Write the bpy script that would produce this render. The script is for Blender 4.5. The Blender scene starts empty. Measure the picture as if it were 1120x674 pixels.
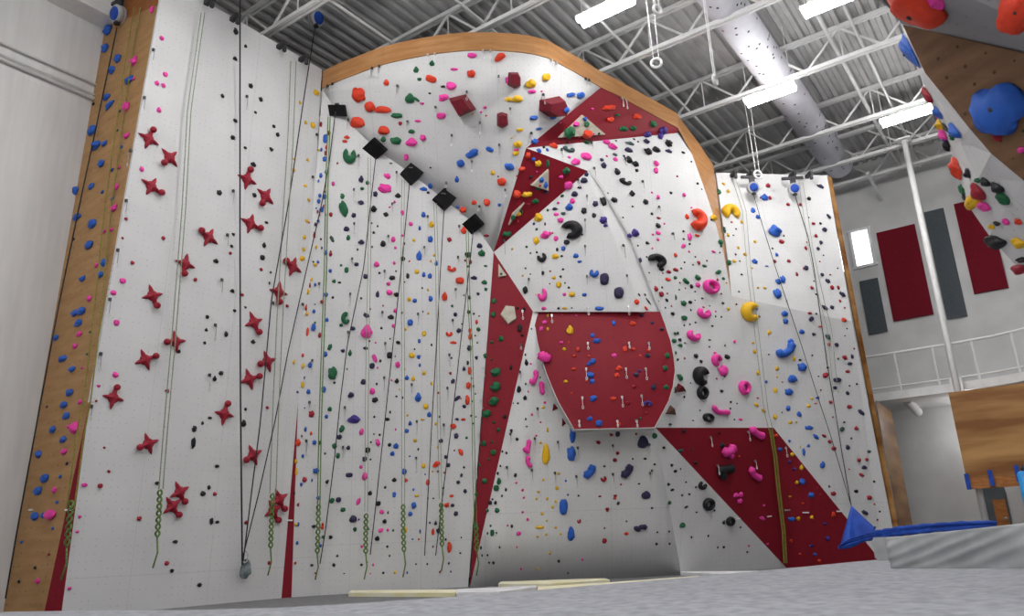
LAMP = 95.0; EXPOSURE = 0.0
HOLDS = """345.6 101.5 6.9 6.2 y;327.8 112.2 3.5 3.5 y;392.2 104 15 16.2 o;422.8 90 6.2 6.9 o;455.2 76 6.2 6.9 g;458.8 86.5 5 3.8 g;448.1 107.2 10 10.6 g;455.6 108.8 7.5 3.2 g -35;405 116.9 11.5 11.9 o
418.8 120 18.8 7.5 o;516.2 60.6 10.6 5.6 p;546.2 62.2 13.1 7.8 o 30;472.5 69 5.6 6.2 g;496.9 75.8 8.8 3.1 p;515.4 80.4 9.4 8.1 o;471.5 86.2 11.9 7.5 o -20;493.5 94 11.2 8.8 p;484.6 94.8 5.6 2.8 k
470 102.1 3.1 2.2 k;485.6 106 10.6 6.2 p;483.5 109.4 7.5 3.1 p;461.5 113.2 5 2.8 p;530.6 117.5 4.4 3.1 p;526 122.5 3.1 2.5 p;555 87.5 5 7.5 p;580 91.2 11.9 9.4 y;596.9 84.4 8.8 8.1 y
581.9 100.2 9.4 4.4 p;592.5 99.8 2.8 1.9 p;556.2 108.8 8.1 5.6 y;565.6 108.1 12.5 7.5 y;624.4 103.8 10 5 b;635 104.4 9.4 7.5 b;619.4 120 6.2 6.2 b;665.6 118.1 15 6.2 o;647.5 119.4 3.1 3.1 p
333.8 134 3.8 3.8 y;341.9 137.1 5.6 6.2 y;351.2 136.5 3.1 5.6 r;359.8 145.5 3.8 5 r;355.9 151.8 5 9.4 b;351.5 163.8 2.8 4.4 b;356.9 161.5 2.5 5 o;355.9 167.8 2.5 5.6 r;355 174 4.4 5.6 b
348.1 164.6 2.8 3.1 y;336.5 175.5 3.8 3.5 y;321.2 174.2 3.1 2.5 y;321.2 186.5 3.8 4.4 y;333.8 203.4 3.5 3.5 y;350.9 192.1 3.8 5.6 b;348.5 198.4 2.5 3.5 b;356 188.4 2.2 3.8 b;391 134 16.2 11.9 o
419.8 142.5 13.1 9.4 o;379.4 150.2 6.9 3.8 o;376.9 155 5.6 3.8 o;433.8 126.5 13.1 5.6 g;437.8 135.2 4.4 4.4 r;457.2 132.5 7.5 3.1 p;450.2 143.8 7.5 4.4 g;433.1 153.8 11.9 8.1 g;419.4 152.5 5.6 6.2 g -40
450.2 155.2 13.1 9.4 p;444.4 172.1 4.8 7.5 p;382.1 171.8 14.4 15.6 g 90 c;369.1 178.8 2.2 2.8 r;427.5 178.8 3.5 1.9 g;423.5 192.5 8.1 5.6 p -30;420.6 206.5 15 10 p;395 195.9 5.6 8.1 v;401.9 200 4.4 4.8 g
396 206.5 4.4 3.8 g;364.4 201.2 3.8 5.2 p;482.5 126.5 10 6.9 p;462.5 150.9 6.9 6.9 p;516.9 124.6 2.5 1.9 y;531.9 126.5 2.5 1.9 o;583.8 128.8 9.4 4.8 b;589.4 140.9 7.5 2.8 b;568.8 142.1 8.1 3.8 y
559.4 150.9 2.2 2.2 y;566.2 158 10 7.5 y;564.4 164 6.9 2.5 p;564 167.5 6.9 5 y;584.4 154.6 8.1 6.2 b;589.4 165.2 6.2 5 b;594.4 161.2 3.5 3 k;598.5 164 3.5 3.8 b;535.6 163.4 8.5 5 b -25
516.5 167.8 15 8.1 b 28;504 178.8 8.8 8.8 b;556.9 182.5 11.9 8.1 b -15;539 189 4.8 5.2 y;549 198.8 9.8 9 o;544.8 193 2 2 k;499.8 195.9 5 7.5 b;470.6 203.4 4.8 6.2 b;463.1 206.8 8.8 4.4 b
486.9 207.1 3.8 3.1 k;471 183.4 2.5 1.8 k;577.2 170.2 5.6 7.5 o;583.1 174.2 5 4.4 b;588.5 178.8 6.9 6.9 y;570.6 185 7.5 5.6 o;566 192.5 3.8 2.5 o;586.9 188 2.2 2.2 p;580.2 193.5 4.4 3.8 k
592.2 196.5 5 6.2 b;596.9 202.1 5 7.5 b;590.6 203 2.8 3.1 o;599 179 3.8 8.8 g;588.8 206.5 7.5 3.1 g;605 127.8 7.5 5.6 b;630 135.9 7.5 5.6 p;639.8 130.5 4.4 4.8 b;641.5 135.9 5.6 6 g
622.5 145.2 12.5 13.8 g;642.5 146.8 11.2 9.4 o;633.5 149.6 3.1 3.8 o;649.4 146.5 2.2 2.2 p;655 146.2 3.1 2.5 k;667.5 130.9 7.5 6.2 o;674.8 125.9 6.2 3.1 g;696.9 127.8 9.4 6.2 o;681.9 140.9 10 5.6 g
692.5 140.6 7.5 5.6 g;714.4 135.9 7.5 7.5 g;725 143.4 9.4 10 u;721.9 149 6.2 6.9 u;708.1 147.1 8.1 6.9 u;706.9 154.4 7.5 5.6 v;612.5 134.2 2.5 2.5 p;621.9 155.9 5 2.5 r;605 159.2 10 5.6 o
641.2 155.5 8.1 4.4 g;621.9 163.8 13.8 5.6 t 90 c;663.1 155.5 8.8 5 p;670 160.2 10.6 6.9 p;673.8 154 3.1 1.5 k;689 156.8 9.4 3.8 t;693.5 152.5 2.8 2.2 k;697.8 155.2 2.2 1.8 k;687.5 164.2 9.4 5 v
708.5 166.2 9.4 7.5 k;717.5 163.8 9.4 6.2 k;731 157.1 8.1 8.1 k;731 165.2 8.1 3.8 v;640.6 171.5 11.9 7.5 p;622.5 172.1 3.8 3.1 p;629 177.1 11.2 6.9 p 20;663.5 170.9 2.8 1.9 p;672.5 169.2 5.6 3.5 t
672.8 174.2 5.6 4.4 p;657.9 175.2 4.8 3.8 v;659.8 180.9 6.2 6.5 v;682.5 170.9 2.8 2.8 k;687.5 175 7.5 7.5 k;694.8 179.6 8.1 6.2 k;696.2 186.8 4 3.8 k;717.8 179 6.2 6.2 p;717.2 186.8 4.8 6.2 p
675 188 6.9 7.5 k;683.8 199 13.8 6.9 k 70 c;618.8 186.5 8.1 7.5 g;613.8 193.4 5.6 3.8 p;621.2 202.8 8.8 8.8 p;638.8 197.5 8.1 6.2 v;641.5 190.5 5 5.6 v;634 205.2 4.4 3.8 k;746.9 167.1 4.4 2.8 k
756 177.1 2 2.2 k;762.8 200.9 2.8 2.8 k;740.6 193 2.2 2.2 r;767.5 207.1 1.9 1.5 k;791 201.5 3.8 2.8 y;839.8 203 4.8 4.8 r;337.5 218.6 3.5 3.5 y;355.6 209.9 2.8 3.1 r;349.8 214.2 3.8 4.4 b
355 215.5 4.8 6 b;348.5 220.5 4 4.8 b;346 227.8 2 2.2 b;351.5 229.2 4.8 5.6 b;353.8 226.1 1.8 4.4 r;347.5 231.8 2 3.8 r;349.5 235.5 1.8 2.8 o;356.2 234.9 1.5 2.5 g;361.9 234.9 4.2 5.2 r
335.2 241.8 3.8 3.8 y;337.8 243.6 2 2 o;348 242 3.2 3.8 b;345 245.5 3.2 4.2 v;343.8 257.4 2.8 8.1 r;332.5 259.5 3.5 5.6 y;331.9 272.8 3.8 4.4 y;330.2 283 6.2 5.6 y 20;350.8 261.8 2.2 2.5 k
346.2 270.5 2.8 4.4 y;351.9 271.5 2 3.1 u;356.2 276.5 4.4 5.6 b;342.8 286.5 2 2.2 k;347.8 286.5 3.1 3.5 b;344.4 289.9 4.4 3.8 y;361.5 278.2 3.5 5 r;374.5 214.9 4.8 6.5 g;375.9 229 9.4 18.1 g 15
394.8 222 6.9 5.2 v;386.9 235.8 5.2 5.6 v;379 250.5 6.5 5.6 v;363.1 261.5 3.8 7.8 t 30;381 260.2 4.4 6.2 g;395.2 264.9 7.5 5.6 v;391.2 273.2 2.2 3.1 k;389.8 289.5 5.2 4.4 v;373 290.5 3.1 3.1 g
410.6 212.4 5.2 6.2 v;435.2 214 6.9 5.6 k;431.5 221.1 3 3.5 p;428.5 223.6 1.8 1.8 v;426.2 227 2.5 2.2 p;408.5 228.6 7.8 7.5 k;422 234.9 6 5.2 k;440.2 233 4.5 5.6 p;449.4 245.2 4.8 4.8 p
413.1 247.5 1.8 2.8 k;408.8 254.5 3.2 3 k;406.5 244.2 1.8 2.2 k;406.9 270.2 1.8 3 k;430.2 262 5 6.2 p;440.2 257.8 3.5 3 p;419 266.8 6.2 6.9 k;432.5 271.1 3.2 3.5 p;442.5 266.8 1.5 3.5 k
440.6 283.2 5.6 5.2 k;411.9 289.2 6.2 6 p;431.2 288 3.2 3.8 p;447.8 285.8 2.2 2.2 o;452.8 262.8 3.8 3.8 y;458.1 279.9 6.2 10.6 b;459 249.9 3.1 5 b;361.5 275.5 2.5 2.5 r;468.1 210.8 3.5 3 k
500.6 226.5 4.4 3 b;506.2 229.9 7.5 6.9 o;518.5 221.5 6 5.2 o;532.8 221.5 7.5 8.1 o;546.2 224.2 4.4 3.5 b;507 252 6.9 8.1 o;491.5 262.4 5.6 5.2 r;532 258 6.5 3.1 r;463.1 234.9 5 6.2 b
471.9 245.5 6.5 7.2 y;470.6 261.8 5.6 7.2 b;475 279.2 2.5 3.8 y;471.2 285.8 2.2 3.8 y;477.2 288 4 6.2 b;524.5 269 6.5 5.6 v;511.9 278.6 7.2 6.9 v -40;526.5 277 8.1 7.2 g 0 x;508.8 285.2 2.5 2.8 r
514.5 286.8 3.5 4.8 r;531 291.1 4.4 2.5 g;491.2 291.5 3.8 1.9 r;511.5 291.5 2.8 2.5 v;565.2 212.4 8.8 8.8 o;576.2 212.8 11.9 6.2 y;585 219.9 8.1 5.6 g;577.5 223.2 5 3.1 r;596.9 209.9 5 5 v
561 238 5 5.6 g;566.2 233.6 7.5 5.6 y;570.2 231.8 3.1 5 g;554 256.1 10.6 6.2 g;588.8 238 9.4 9.4 y;583.8 244.9 2.8 3.2 u;587 250.8 3.2 3.2 g;596.2 245.2 2.2 3.8 k;596.2 256.8 10.6 8.8 p
586.5 263.6 6.9 8.8 y;599 229.9 2.5 3.1 g;576 270 2.8 3 g;560.2 272.6 2.5 2.5 y;580.2 277 1.9 2.5 k;587.2 276.1 2.5 2.5 k;592.5 281.8 10.6 10.6 k 120 c;566.2 241.8 3.1 3.8 r;628.5 212.4 7.5 6 v
614.8 214.5 4 3.5 g;610.6 221.8 3.5 2.8 p;626 219.9 6.2 6.2 p;622.5 226.5 8.8 8.1 b;606.9 228.6 6.2 3.5 v;608.5 234.5 6 3.8 p;616 233.6 5.6 3.8 t;613.1 240.8 6.9 5.6 p;638.5 230.8 6.2 6.9 k
651 223.2 6.2 6.5 v;659 221.1 8.1 9 k;671.5 219 7.5 6 k;649.8 235.8 5 5.6 k;659.8 241.1 8.8 8.1 u;662.5 247 5 3.8 u;625.6 251.8 23.8 20 k 200 c;636.5 256.8 2.8 2.5 k;619.8 265.2 6.9 5.6 k
608.1 261.1 5.2 6.2 p;601.2 255.5 3.8 4.4 p;604.4 255 2.2 2.2 r;609.4 273 2.8 4.4 k;616 272 4.8 5 b;607.2 280.5 8.1 5.6 y;614.4 280.2 3.1 2.5 k;629.8 279.9 6.2 5.2 b;633.8 286.5 5 3.1 b
691 211.5 6.2 6.9 k;706 221.1 6 6 k;719.4 216.1 4 5.2 p;713.1 210.8 2.8 1.9 p;733.5 211.2 3.5 3 k;691.9 226.1 3 2.2 k;712.8 234 3.2 3.1 k;720 238.6 5 2.5 r;719.8 247 6 5.6 k
719.8 254.9 6 4.5 p;719.5 262.2 3.2 3.5 p;713.8 256.5 2.8 2.2 p;726.5 244.8 2.2 2.2 p;707.5 266.1 4.8 3.5 k;713.5 271.8 2.2 2.2 p;697.5 268.9 2.2 1.8 k;694.4 254.9 8.1 8.5 u;688.1 257.8 5.6 4.8 u
681.2 238 1.8 2 k;735 256.1 2.2 1.8 k;707.2 281.1 2 2 k;718.1 285.5 19.4 14.4 k 230 c;700 284.9 4 5.6 v;738.5 279.2 3.8 5 o;664.8 211.5 1.8 1.8 k;748.1 213.6 3.8 4.4 p;756 227.4 2.8 1.8 p
762.5 241.1 16.9 23.8 o 170 c;751.2 237 4.4 5.6 o;777.8 240.5 2 2 k;747.5 253.2 3 2.5 k;747.5 261.5 2.5 2.5 k;754 267.2 2.5 2.8 k;754 259.2 4.8 8.1 p;747 269.2 5.8 4.5 p 30;762.2 257.8 5.6 3.1 o
780.2 275.5 4.5 3 p;787 276.5 1.8 2 k;760.2 281.2 2.2 2 k;748.5 287.2 1.8 2 k;757.8 289.9 2.2 1.9 g;764 288 3.5 5 r;770 291.1 5.6 3.1 g;773.1 285.2 2.2 1.9 r;753.5 275.5 2.5 2.5 p
784 209.9 5 6.2 g;798.5 232.4 19.4 15 y 280 c;800 243.2 2.5 2.2 r;811.2 243 3 4 y;805 250.5 1.8 2 k;796.2 257.4 3.1 4.4 y;802.2 257.5 2.2 1.2 k;825.6 264.5 3.5 3.1 y;807.5 271.5 3.2 3.2 y
804.5 278.8 2.2 2.2 k;814.8 278.2 4 3.5 y;809 285.8 1.8 1.8 k;802.8 285.8 4.5 3.5 y;796 209.5 4 3.8 y;835.6 216.1 7.8 7.2 b;831.5 216.5 1.8 2 r;842 216.8 3.2 4.8 r;823.5 230.2 5.2 6 b
828.8 237.4 5 4.8 b;847 252.4 13.8 13.8 b;854.8 264.5 6 4.8 r;857.2 258.2 2 2.2 k;844.8 272 2.2 2 k;849.5 279 3.2 4.5 b;825 286 6.5 5.2 b;847 286.1 3.5 3.8 r;862.2 285.8 4 3.8 r
861.8 223.8 4.2 3.5 r;875.2 224 3.2 3.5 r;838.5 291.2 3.8 1.8 b;790.2 252.4 3.2 6 g;790 263 5.6 6 g;789.8 267.4 2.5 4.4 g;795.2 287.4 5 6.2 g;783.1 235.2 6.9 7.5 y;788.1 249.9 2.8 3.8 k
361.2 296.5 4 4.5 b;379 295.5 4.5 6.5 g;365.2 307.8 4.2 4.2 g;371.5 309.2 4 2.5 k;340.6 305.8 2.8 5 y;339 312 2 6.2 r;336.9 318.9 3.1 6.9 y;344.6 311.4 2.8 3.8 b;356.5 322.4 4.8 5 b
364 325.5 2.8 3 k;352.2 330.5 4.5 4.5 r;334.8 336.4 2.5 7.5 o;343.2 340.8 3.2 5 b;344.4 333 1.5 2 k;357.2 350.2 4.2 4.5 b;342.8 358.2 5.2 8.1 b;336.2 363.2 2.8 9.4 o;349.4 366.8 3.5 6.2 r
335.6 343.2 3.1 5 y;344.4 353.2 2.2 2.8 g;377.8 348.2 9.4 13.8 g 20 c;373 356 4 4.2 g;400 302.6 5.6 5.6 v;412.8 321.8 4 7.5 v;395 326.4 2.2 3 k;400.6 345.1 6.9 4.8 v -35;385.8 359.5 5.8 4.5 v
401 362.6 13.1 15.6 p;414.8 298.9 2.8 2.8 k;433.1 296.8 2.2 2.2 k;428.8 304.2 6.9 5.2 k;424.8 310.5 4.5 4.5 p;426 320.1 6.9 6.2 p;433.5 322.6 6 5.2 k;432.2 339.8 4 5 p;427.2 346.8 7.2 5.2 k
430.2 356.4 3.2 5 p;417.2 359.2 2.8 3.2 k;404 373.2 2.5 3 k;435.2 374.8 5.6 3.8 k;426.5 370.8 1.8 2 k;446 302 3.8 6.2 k;456 297.2 5.2 5.2 y;442.5 308.5 1.8 2 k;447.5 327.6 4.8 5 y
453.5 329.2 5 5 b;439.5 342.2 2.2 3.2 k;448.5 353 6 6.9 b;443.8 360.1 2.8 3.8 y;458.5 373.2 3.2 5 b;405 338.2 1.5 2.8 r;380.6 363 2 2.5 r;419 334.5 1.8 2.5 r;411 374.8 1.8 2.2 p
463.5 300.5 4 6 b;470 301.8 4.8 6 b;494 294.5 9.4 6.2 o 80 c;502.8 307.2 9.4 7.2 o;518.1 304 7.5 4.4 v;529.5 308.8 6.5 5 g 0 x;531.2 316.4 3.8 4.2 g;486 324.2 6.2 10 o;522.8 321.8 3.8 3.5 v
513.5 325.8 3.5 4.8 v;512.5 341.2 4 4.8 v;518.2 343.5 2.5 2.5 k;524 345.8 1.8 1.8 k;498 344.2 4.2 5 v;494.5 335.1 2.8 3.5 t;501.9 361.8 5 5.6 v -40;521.2 352.5 3.2 5.2 o;523 360.5 4.5 4.8 g
514 362 3.2 6.2 o;514.2 368.2 4 7.5 o;519.8 367.2 1.8 2.2 k;491.2 365.5 7.5 5.6 o 100 c;495.6 374.8 7.8 3.2 o;468.2 317.5 2.2 3.2 y;471 327 4.8 6.5 b;468.5 343 2.5 2.8 y;463.8 365.1 4.5 5.8 y
461.8 315.2 1.8 2.8 k;462.5 341 1.5 2.2 k;507.5 323.2 1.5 1.8 k;505.2 354.5 1.8 2 k;521.9 375.1 2.5 1.8 g;540.2 329.5 5 5.6 g;539.5 344 5.8 6.2 g;547.8 370.5 6.2 6.2 g;537.8 374.5 4.2 3.2 g
548.2 299.8 2.8 2.8 g;566.2 337.2 3.1 2.8 k;573.2 338.2 3.2 4.2 k;568.5 358.9 5 8.8 k;571.2 367.2 3.5 3.2 k;574.5 317.6 6 8.8 k;593.8 298.9 3.5 5 k;574.8 293.5 2 2.2 k;580 300.1 1.8 1.8 r
571.9 301.5 2.5 2.5 y;593.2 322.6 10.6 14.4 p 130 c;595 337.6 5.6 3.8 p;586.2 322.2 1.8 1.8 y;581 359.8 2 2 k;595.5 352.6 5.6 4 p;592 359.8 4.5 5 p;599 345.1 2.2 4.4 y;599 360.1 2.5 3.8 y
554 351.8 1.5 1.5 g;601.9 296.8 2.8 1.8 r;615.6 294.8 3 2.2 k;613.1 302.8 3 2.8 k;605.5 304 4.4 3.8 y;611.2 311.5 6 6.5 y;618.1 309.8 2 2 v;622 314.8 3 2.5 k;601.2 310.5 1.8 1.8 r
617 322.2 4.2 4 p;625.2 322.2 7.2 5.8 y;639.2 322.6 5.2 4.2 b;649.8 299.2 10.6 8.8 b 80 c;661 305.5 10 13.1 v;676.8 320.5 10.6 12.5 v;610.8 337.5 3.2 2.5 k;617.5 337.5 6 2.8 y;625.6 337 2.2 1.5 k
655.6 337.6 10.6 4.4 b;698.8 322.6 3.2 2.8 k;705.2 322.5 2.5 2.5 k;696.5 330.5 6 6.5 o;706 337.5 5.5 3.8 o;709 330 7.5 2.5 k -25;720 329.5 1.8 1.8 k;723.2 294.2 5.8 5 k;731.2 297.2 5.8 3.8 r
738.1 295.1 5 4 r;730.6 305.8 6.9 3.8 o;738.1 303.9 4.2 3.8 g;717.5 316 4.8 6.2 r;724 314.5 2 2.8 k;723.1 322 4.8 5.6 r;729.8 321 1.8 2 r;728.8 328.5 3.5 4 k;727.5 336.8 2 2.2 k
734.4 335 2 1.8 r;735.5 343.5 4.5 4.2 k;739 325.8 2.2 6.2 g;738.2 365.1 3.8 3.5 g;736.9 373 5.5 5 g;710 298.5 1.8 1.8 k;725 298.9 1.8 1.5 k;623.2 361 7.5 9.4 y;614.8 345.5 2.2 1.8 r
629.8 345.5 2.8 2 p;671.2 353.5 4.5 5.6 b;691.9 354 7.2 4.8 o;701.9 345.5 5 2.5 v;713 353.2 4.5 3.2 v;723.8 360.1 4.5 3.5 v;648 367.2 4.8 4.8 b;652.5 373.2 8.8 5.6 b;613.8 374.8 5 3.2 p
622.2 374.5 2.2 2.5 o;745 293.8 2.5 2.2 g;785.6 297.8 7.5 4.5 g 25;763.1 303.8 6.9 6.2 g;750.2 307.8 7.8 5.8 g -20;791 304.8 3.5 3.5 g;784.5 306 2.5 2.8 r;743.5 309.5 2.5 2.2 r;755.8 313.5 4 4.8 k
763 311.8 5.2 5 p;776.5 314.2 16.9 15.6 p -25 d;742.8 317 1.8 1.8 k;749.5 315.2 1.8 1.8 r;760.2 319 2 1.8 k;788.8 321.4 2 1.8 r;767.8 326.5 2.5 2 k;747.5 331.8 6.2 6.2 g;754.5 330.8 4.2 3.8 k
760.2 328.5 1.5 1.5 k;790.6 331.8 3 2.5 k;769.2 336.2 3 2 r;776 334.8 1.8 1.8 g;755.5 339.2 2 2.5 k;782.8 340.8 1.8 2.2 p;769.4 343.5 14.4 10.6 p 90 c;748.2 348 6.5 5.2 g;782.5 346.4 1.5 2.2 k
788.8 346.8 2 2.2 k;748.2 356 2 2.2 k;754.5 354.8 1.8 2.2 k;760.6 353 2.2 2.2 k;778.8 356.8 2.8 2.5 k;758.1 367.6 15 11.9 p 75 c;776.2 372 3.2 2 k;743.5 371.8 4.2 3.8 k;803.1 373.5 3.2 3.8 p
741 295.8 1.8 3.5 o;741.2 364.5 2.5 3.8 k;796.2 338.2 3.2 3.8 y;749 375.1 2.2 1.5 k;794.4 309.5 2.2 2 y;811 300.5 2.5 2.2 k;808.1 319.2 2.2 2 k;805.2 333 2.2 2.2 k;822.5 293.5 2.2 2.5 y
829 315.1 2.8 2.2 y;836.2 315 3.8 3 y;819 341.4 18.1 21.9 y 0 c;827.2 338 3.5 3.2 b;830 346.2 3.2 2.5 v;840.8 364 4.2 5.2 y;851 308.5 6.5 6.2 b;855.8 305.8 5.6 8.1 b;849.8 321.8 9 11.2 b
857.8 343 7.2 6.2 b;859 351.4 5.5 6 b;876.9 363 5.8 5.2 b;864.4 373.2 6.5 5.6 b;871.2 300.2 3 4.8 r;823.5 375 3.8 2.2 y;879 294.2 1.8 3.2 r;860.5 329.5 1.5 1.5 r;360.8 379.8 4.5 7.5 g -15
355.8 387.5 5 6 b;331.2 388.8 2.8 4.5 o;374.8 383.8 4.8 4.2 v;382.8 386 4.2 7.5 g;399.8 381.2 5.8 3.8 v;331.5 400.4 3 6.9 y;338.8 399.2 4.2 6.9 b;331 421 3.5 7.5 y;321 396 2.5 6.2 y
409.8 392.2 4.5 9.4 p 25;416 395 2.8 3.5 k;406.9 400.4 5.8 6.5 v;412.8 402.5 2 2.8 p;363.8 408.2 10 14.4 g;365.8 418.8 2.8 3 k;397.5 417.8 6.2 6.2 v;411.9 420.2 2 3.2 k;428.1 415.8 2.2 2.8 p
337.2 428.5 4.5 5.5 b;354 426 5.2 6.9 b;407.2 428 6.2 7.2 p;383.5 432.2 7 6.2 v 25;410 437.8 7.2 5.8 k 20;360.6 447.5 4.8 5.2 g;340.6 453 6.2 7.5 r;357 456 4.2 4.5 b;387.2 458.5 14.4 9.4 u
333.1 446.6 1.5 2.2 b;332.8 413.5 1.5 3.8 u;426 388.8 6 7.2 k;432.2 389.8 1.5 2 k;434.8 399.2 5.8 7.2 p;434 416.8 5 5.8 k;433.5 433.8 2.5 2.5 v;440.2 435.2 2 3 k;426.8 450.8 2.2 3.5 k
423.5 458.8 5.6 3.8 k;409.4 456.2 2.2 3 k;453.5 382.2 1.8 2.5 k;450.6 388.8 6.5 6.2 y;458.1 390.5 4.5 4.8 b;445 413.2 5 5.5 b;451.9 414.1 4.2 5.8 y;457.2 434.5 7.2 10.6 b;445.6 454.5 2.5 3 y
459 399.5 2.5 4.5 b;442.8 403.5 1.8 2.5 y;437 426 1.8 2.5 y;325 429.1 2.5 3.1 u;379.8 403.8 1.2 2.8 k;472 377.5 2.2 3 k;513.1 381 5 6.5 v;521 391.8 3.5 4.5 v;511.5 396.8 2.8 5.2 v
507.5 403.5 3.8 4.8 v;513.8 405.8 4.5 8.8 o;495.2 417.2 4.2 6 v -25;512.2 421.8 5 7 o;517.8 422.5 2.2 3.2 g;515.6 414 1.8 2.5 g;499.8 435.8 8.8 3.8 v 40;511.2 437.8 5 11.2 o;507.5 444.8 4.2 4.2 v
504 436.2 1.8 2.2 r;520 431 1.8 1.8 k;516.5 439.1 1.2 3 g;515.5 454.8 2.8 2.5 k;520.5 456 1.8 1.8 k;499.8 459 4.5 3.1 v;506.5 459 5.2 3.1 o;492.5 408.5 2.8 3.5 r;493.8 391.8 2.2 2.5 k
479.4 429.8 2.2 2.8 o;480.5 456 2 2.5 k;463.8 408.5 4.2 5.2 y;472 419.8 2.8 4.2 y;465.5 444.8 5.8 6.2 y;469.2 453.5 4.8 6.2 b;462.2 459.1 5 1.9 y;530.6 389.5 4.5 5.6 g;542.2 407.2 11.9 9.4 g 35
541.9 422.9 11.9 10 g 35;540 439.1 11.9 9.4 g 35;531.9 452.9 10.6 8.1 g 20;537.5 393.5 2.2 2.5 g;558.8 402.5 3.5 4.5 k;552.2 456 4.5 5 k;567.5 426 5 7.5 k;574.5 388.2 1.8 3.2 k;575.5 396.5 4.2 7.5 k 10
580.2 398 1.8 2.8 p;574 435.2 4.2 5.5 k;574.8 420 2 3 k;566.5 441.2 2.5 2.5 k;561.2 441 1.2 2 k;577.5 428.5 2 2.5 p;581.8 453.5 2.5 3.2 p;574.8 458.5 2 3 k;595.8 440.5 3.2 3 p
594 446 3.8 3.2 y;590.8 413.2 1.5 2.5 k;P p 5 585 406 585.6 412.2 581.9 419.8 579.4 416;P p 5 591.5 418.5 592 424.8 593.1 431;P p 9.4 591.2 388.5 596.2 392.9 601.2 391;617 382.2 4.5 3.8 y;632.5 382.5 4.2 5.2 o;628.2 389.5 4.5 3.5 o;627.5 403.8 5.2 3.5 o
619 417.5 5 3.2 y;625.2 430.2 2.5 2.2 o;643.8 389.8 3.2 2.5 o;641.2 417.2 2.8 2.2 o;648.1 395.4 8.1 5.6 b 30;644 398.5 5 3.8 b;645.8 410.4 8.5 6.9 b;647.5 417.5 6 5.6 b;648.8 435.8 8.8 6.2 b 25
645 457.9 6.2 5 b;683.5 382.2 5.2 6.2 o;692.5 382.2 5 3.5 o;671.8 389.1 6.2 4.4 p;676.9 402.9 7.5 6.2 o;674.8 410.8 6.2 5.6 o;693.1 422.9 4.5 4.2 r;670.6 436 6.5 4 o;686.5 441 4.8 4.2 r
708.2 389.1 6 5 v;729.5 389.5 6.2 6.9 g;727.5 402.9 6.2 6.2 g;728.2 423.5 5.8 5.2 g;695.6 409.8 6.2 5 v;699.4 406 3.1 3.8 u;715 423.2 5.5 7.5 v -30;708.1 441.6 10 6.2 u 260 c;706.5 451.8 3.2 3 r
695.6 459.1 3 2.5 t;700.6 457.9 3 3 t;739 426.6 3 6.9 g;739 386 2 3.8 g;708.8 383.5 3.2 3.8 o;700 389.1 2.8 2.5 o;781.5 386 3.8 2.2 p;744 378.2 5 4.4 g;741 393.5 2.5 3 k
748.8 392.2 2 2.5 r;761 389.5 5.2 5 k;766.5 395.8 3.5 4.2 k;795.2 390.4 6.2 5.2 k;792.8 378.2 1.8 1.8 k;775.8 379.5 2 2.2 k;744 413.8 6.2 6.2 g;742.8 411.2 5 3.8 g;765.6 411.6 16.9 21.2 k -20 c
767.2 430 11.2 15 k 0 d;783.1 394.5 11.2 13.8 p -40 c;790.2 405.4 10 11.9 p 20;792.2 411.6 2 2.5 g;783.5 414.2 2.2 2.2 p;789 428 4.2 3.5 k;812.8 424.5 11.2 15.6 p 0 d;774 457.2 11.9 10 k 0 d;748.2 434.2 2 3.2 k
799.2 439.8 2.2 2.8 k;798.5 447 2 2.5 k;806 441.6 1.8 1.8 k;765.6 449.1 1.5 2 k;755.2 419.1 1.5 1.8 k;803.1 459 2 2 k;809.5 458.8 4.5 3 p;825 384.5 3.8 4.8 y;829 407.9 4.2 6.2 y
837.8 417.8 3.2 3.5 b;847.8 427.2 4 5.8 y;827.2 442.9 5.2 4 y -20;834.8 449.5 5 3.8 y -20;847.5 456 4.2 5.6 y;849.4 403.5 3.5 5.5 y;850 412.5 2 2.5 y;855.6 418.2 1.8 2 r;868 392.5 3.8 5.2 y
875 394 3.2 2.5 k;876.9 401.6 9.4 9.4 b;866.5 414.5 10 8.5 b;862.5 428.8 8.8 7.8 b;861.8 447 4.8 6.2 b;874 453.2 5.2 5.8 b -30;828.5 435.4 2.5 2.2 p;855.2 451.2 1.2 2.2 k;840.8 387.9 1.8 1.8 k
P p 5.2 778.8 444.8 782.5 451 796.2 451.6;P b 7.8 849.4 385.4 855 388.5 863.1 383.5 865 376;334 469.8 2.8 5.5 b;340 474.5 2.8 4.5 o;330 477.2 1.8 3 k;326 484 5.8 8.1 o;343.8 484 4.5 5 b;331 499 3 4.2 b;323.5 504.8 3.5 5.2 y
324 516 3.2 8 y;345.6 515 7.2 5.8 b;333.1 524.8 5.2 6 r;329.2 530.2 3 4.5 b;341.2 525.5 2 4.2 b;321.8 539.4 2 4.5 k;350 484.8 3.8 5.2 g;374 469.4 5.5 8.5 g -20;371.2 478.1 5.8 5.5 v
395.2 472.5 4.8 7.8 p -15;365.8 488.1 5.5 6.5 g;369.5 498.8 4.5 6.5 g;380.8 489.8 4.5 5 v;355.4 496.2 2.8 2.5 t;357.8 527.5 3.5 5.2 k -30;381.9 519.8 7.8 5 v;401.9 492.5 6 6.2 k;398.8 502.2 5.2 5.8 v
405.2 502.8 2.5 2.2 k;394.8 511 4 4 p;398.8 521 6.2 8.5 p;404.5 539.5 5 5.2 k;405.8 483.8 2 2.5 k;409 475 1.8 2 k;415.2 476 2.5 3 k;413.1 484.4 4.8 8.5 p 20;426 486.9 4.2 4.2 k
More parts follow.
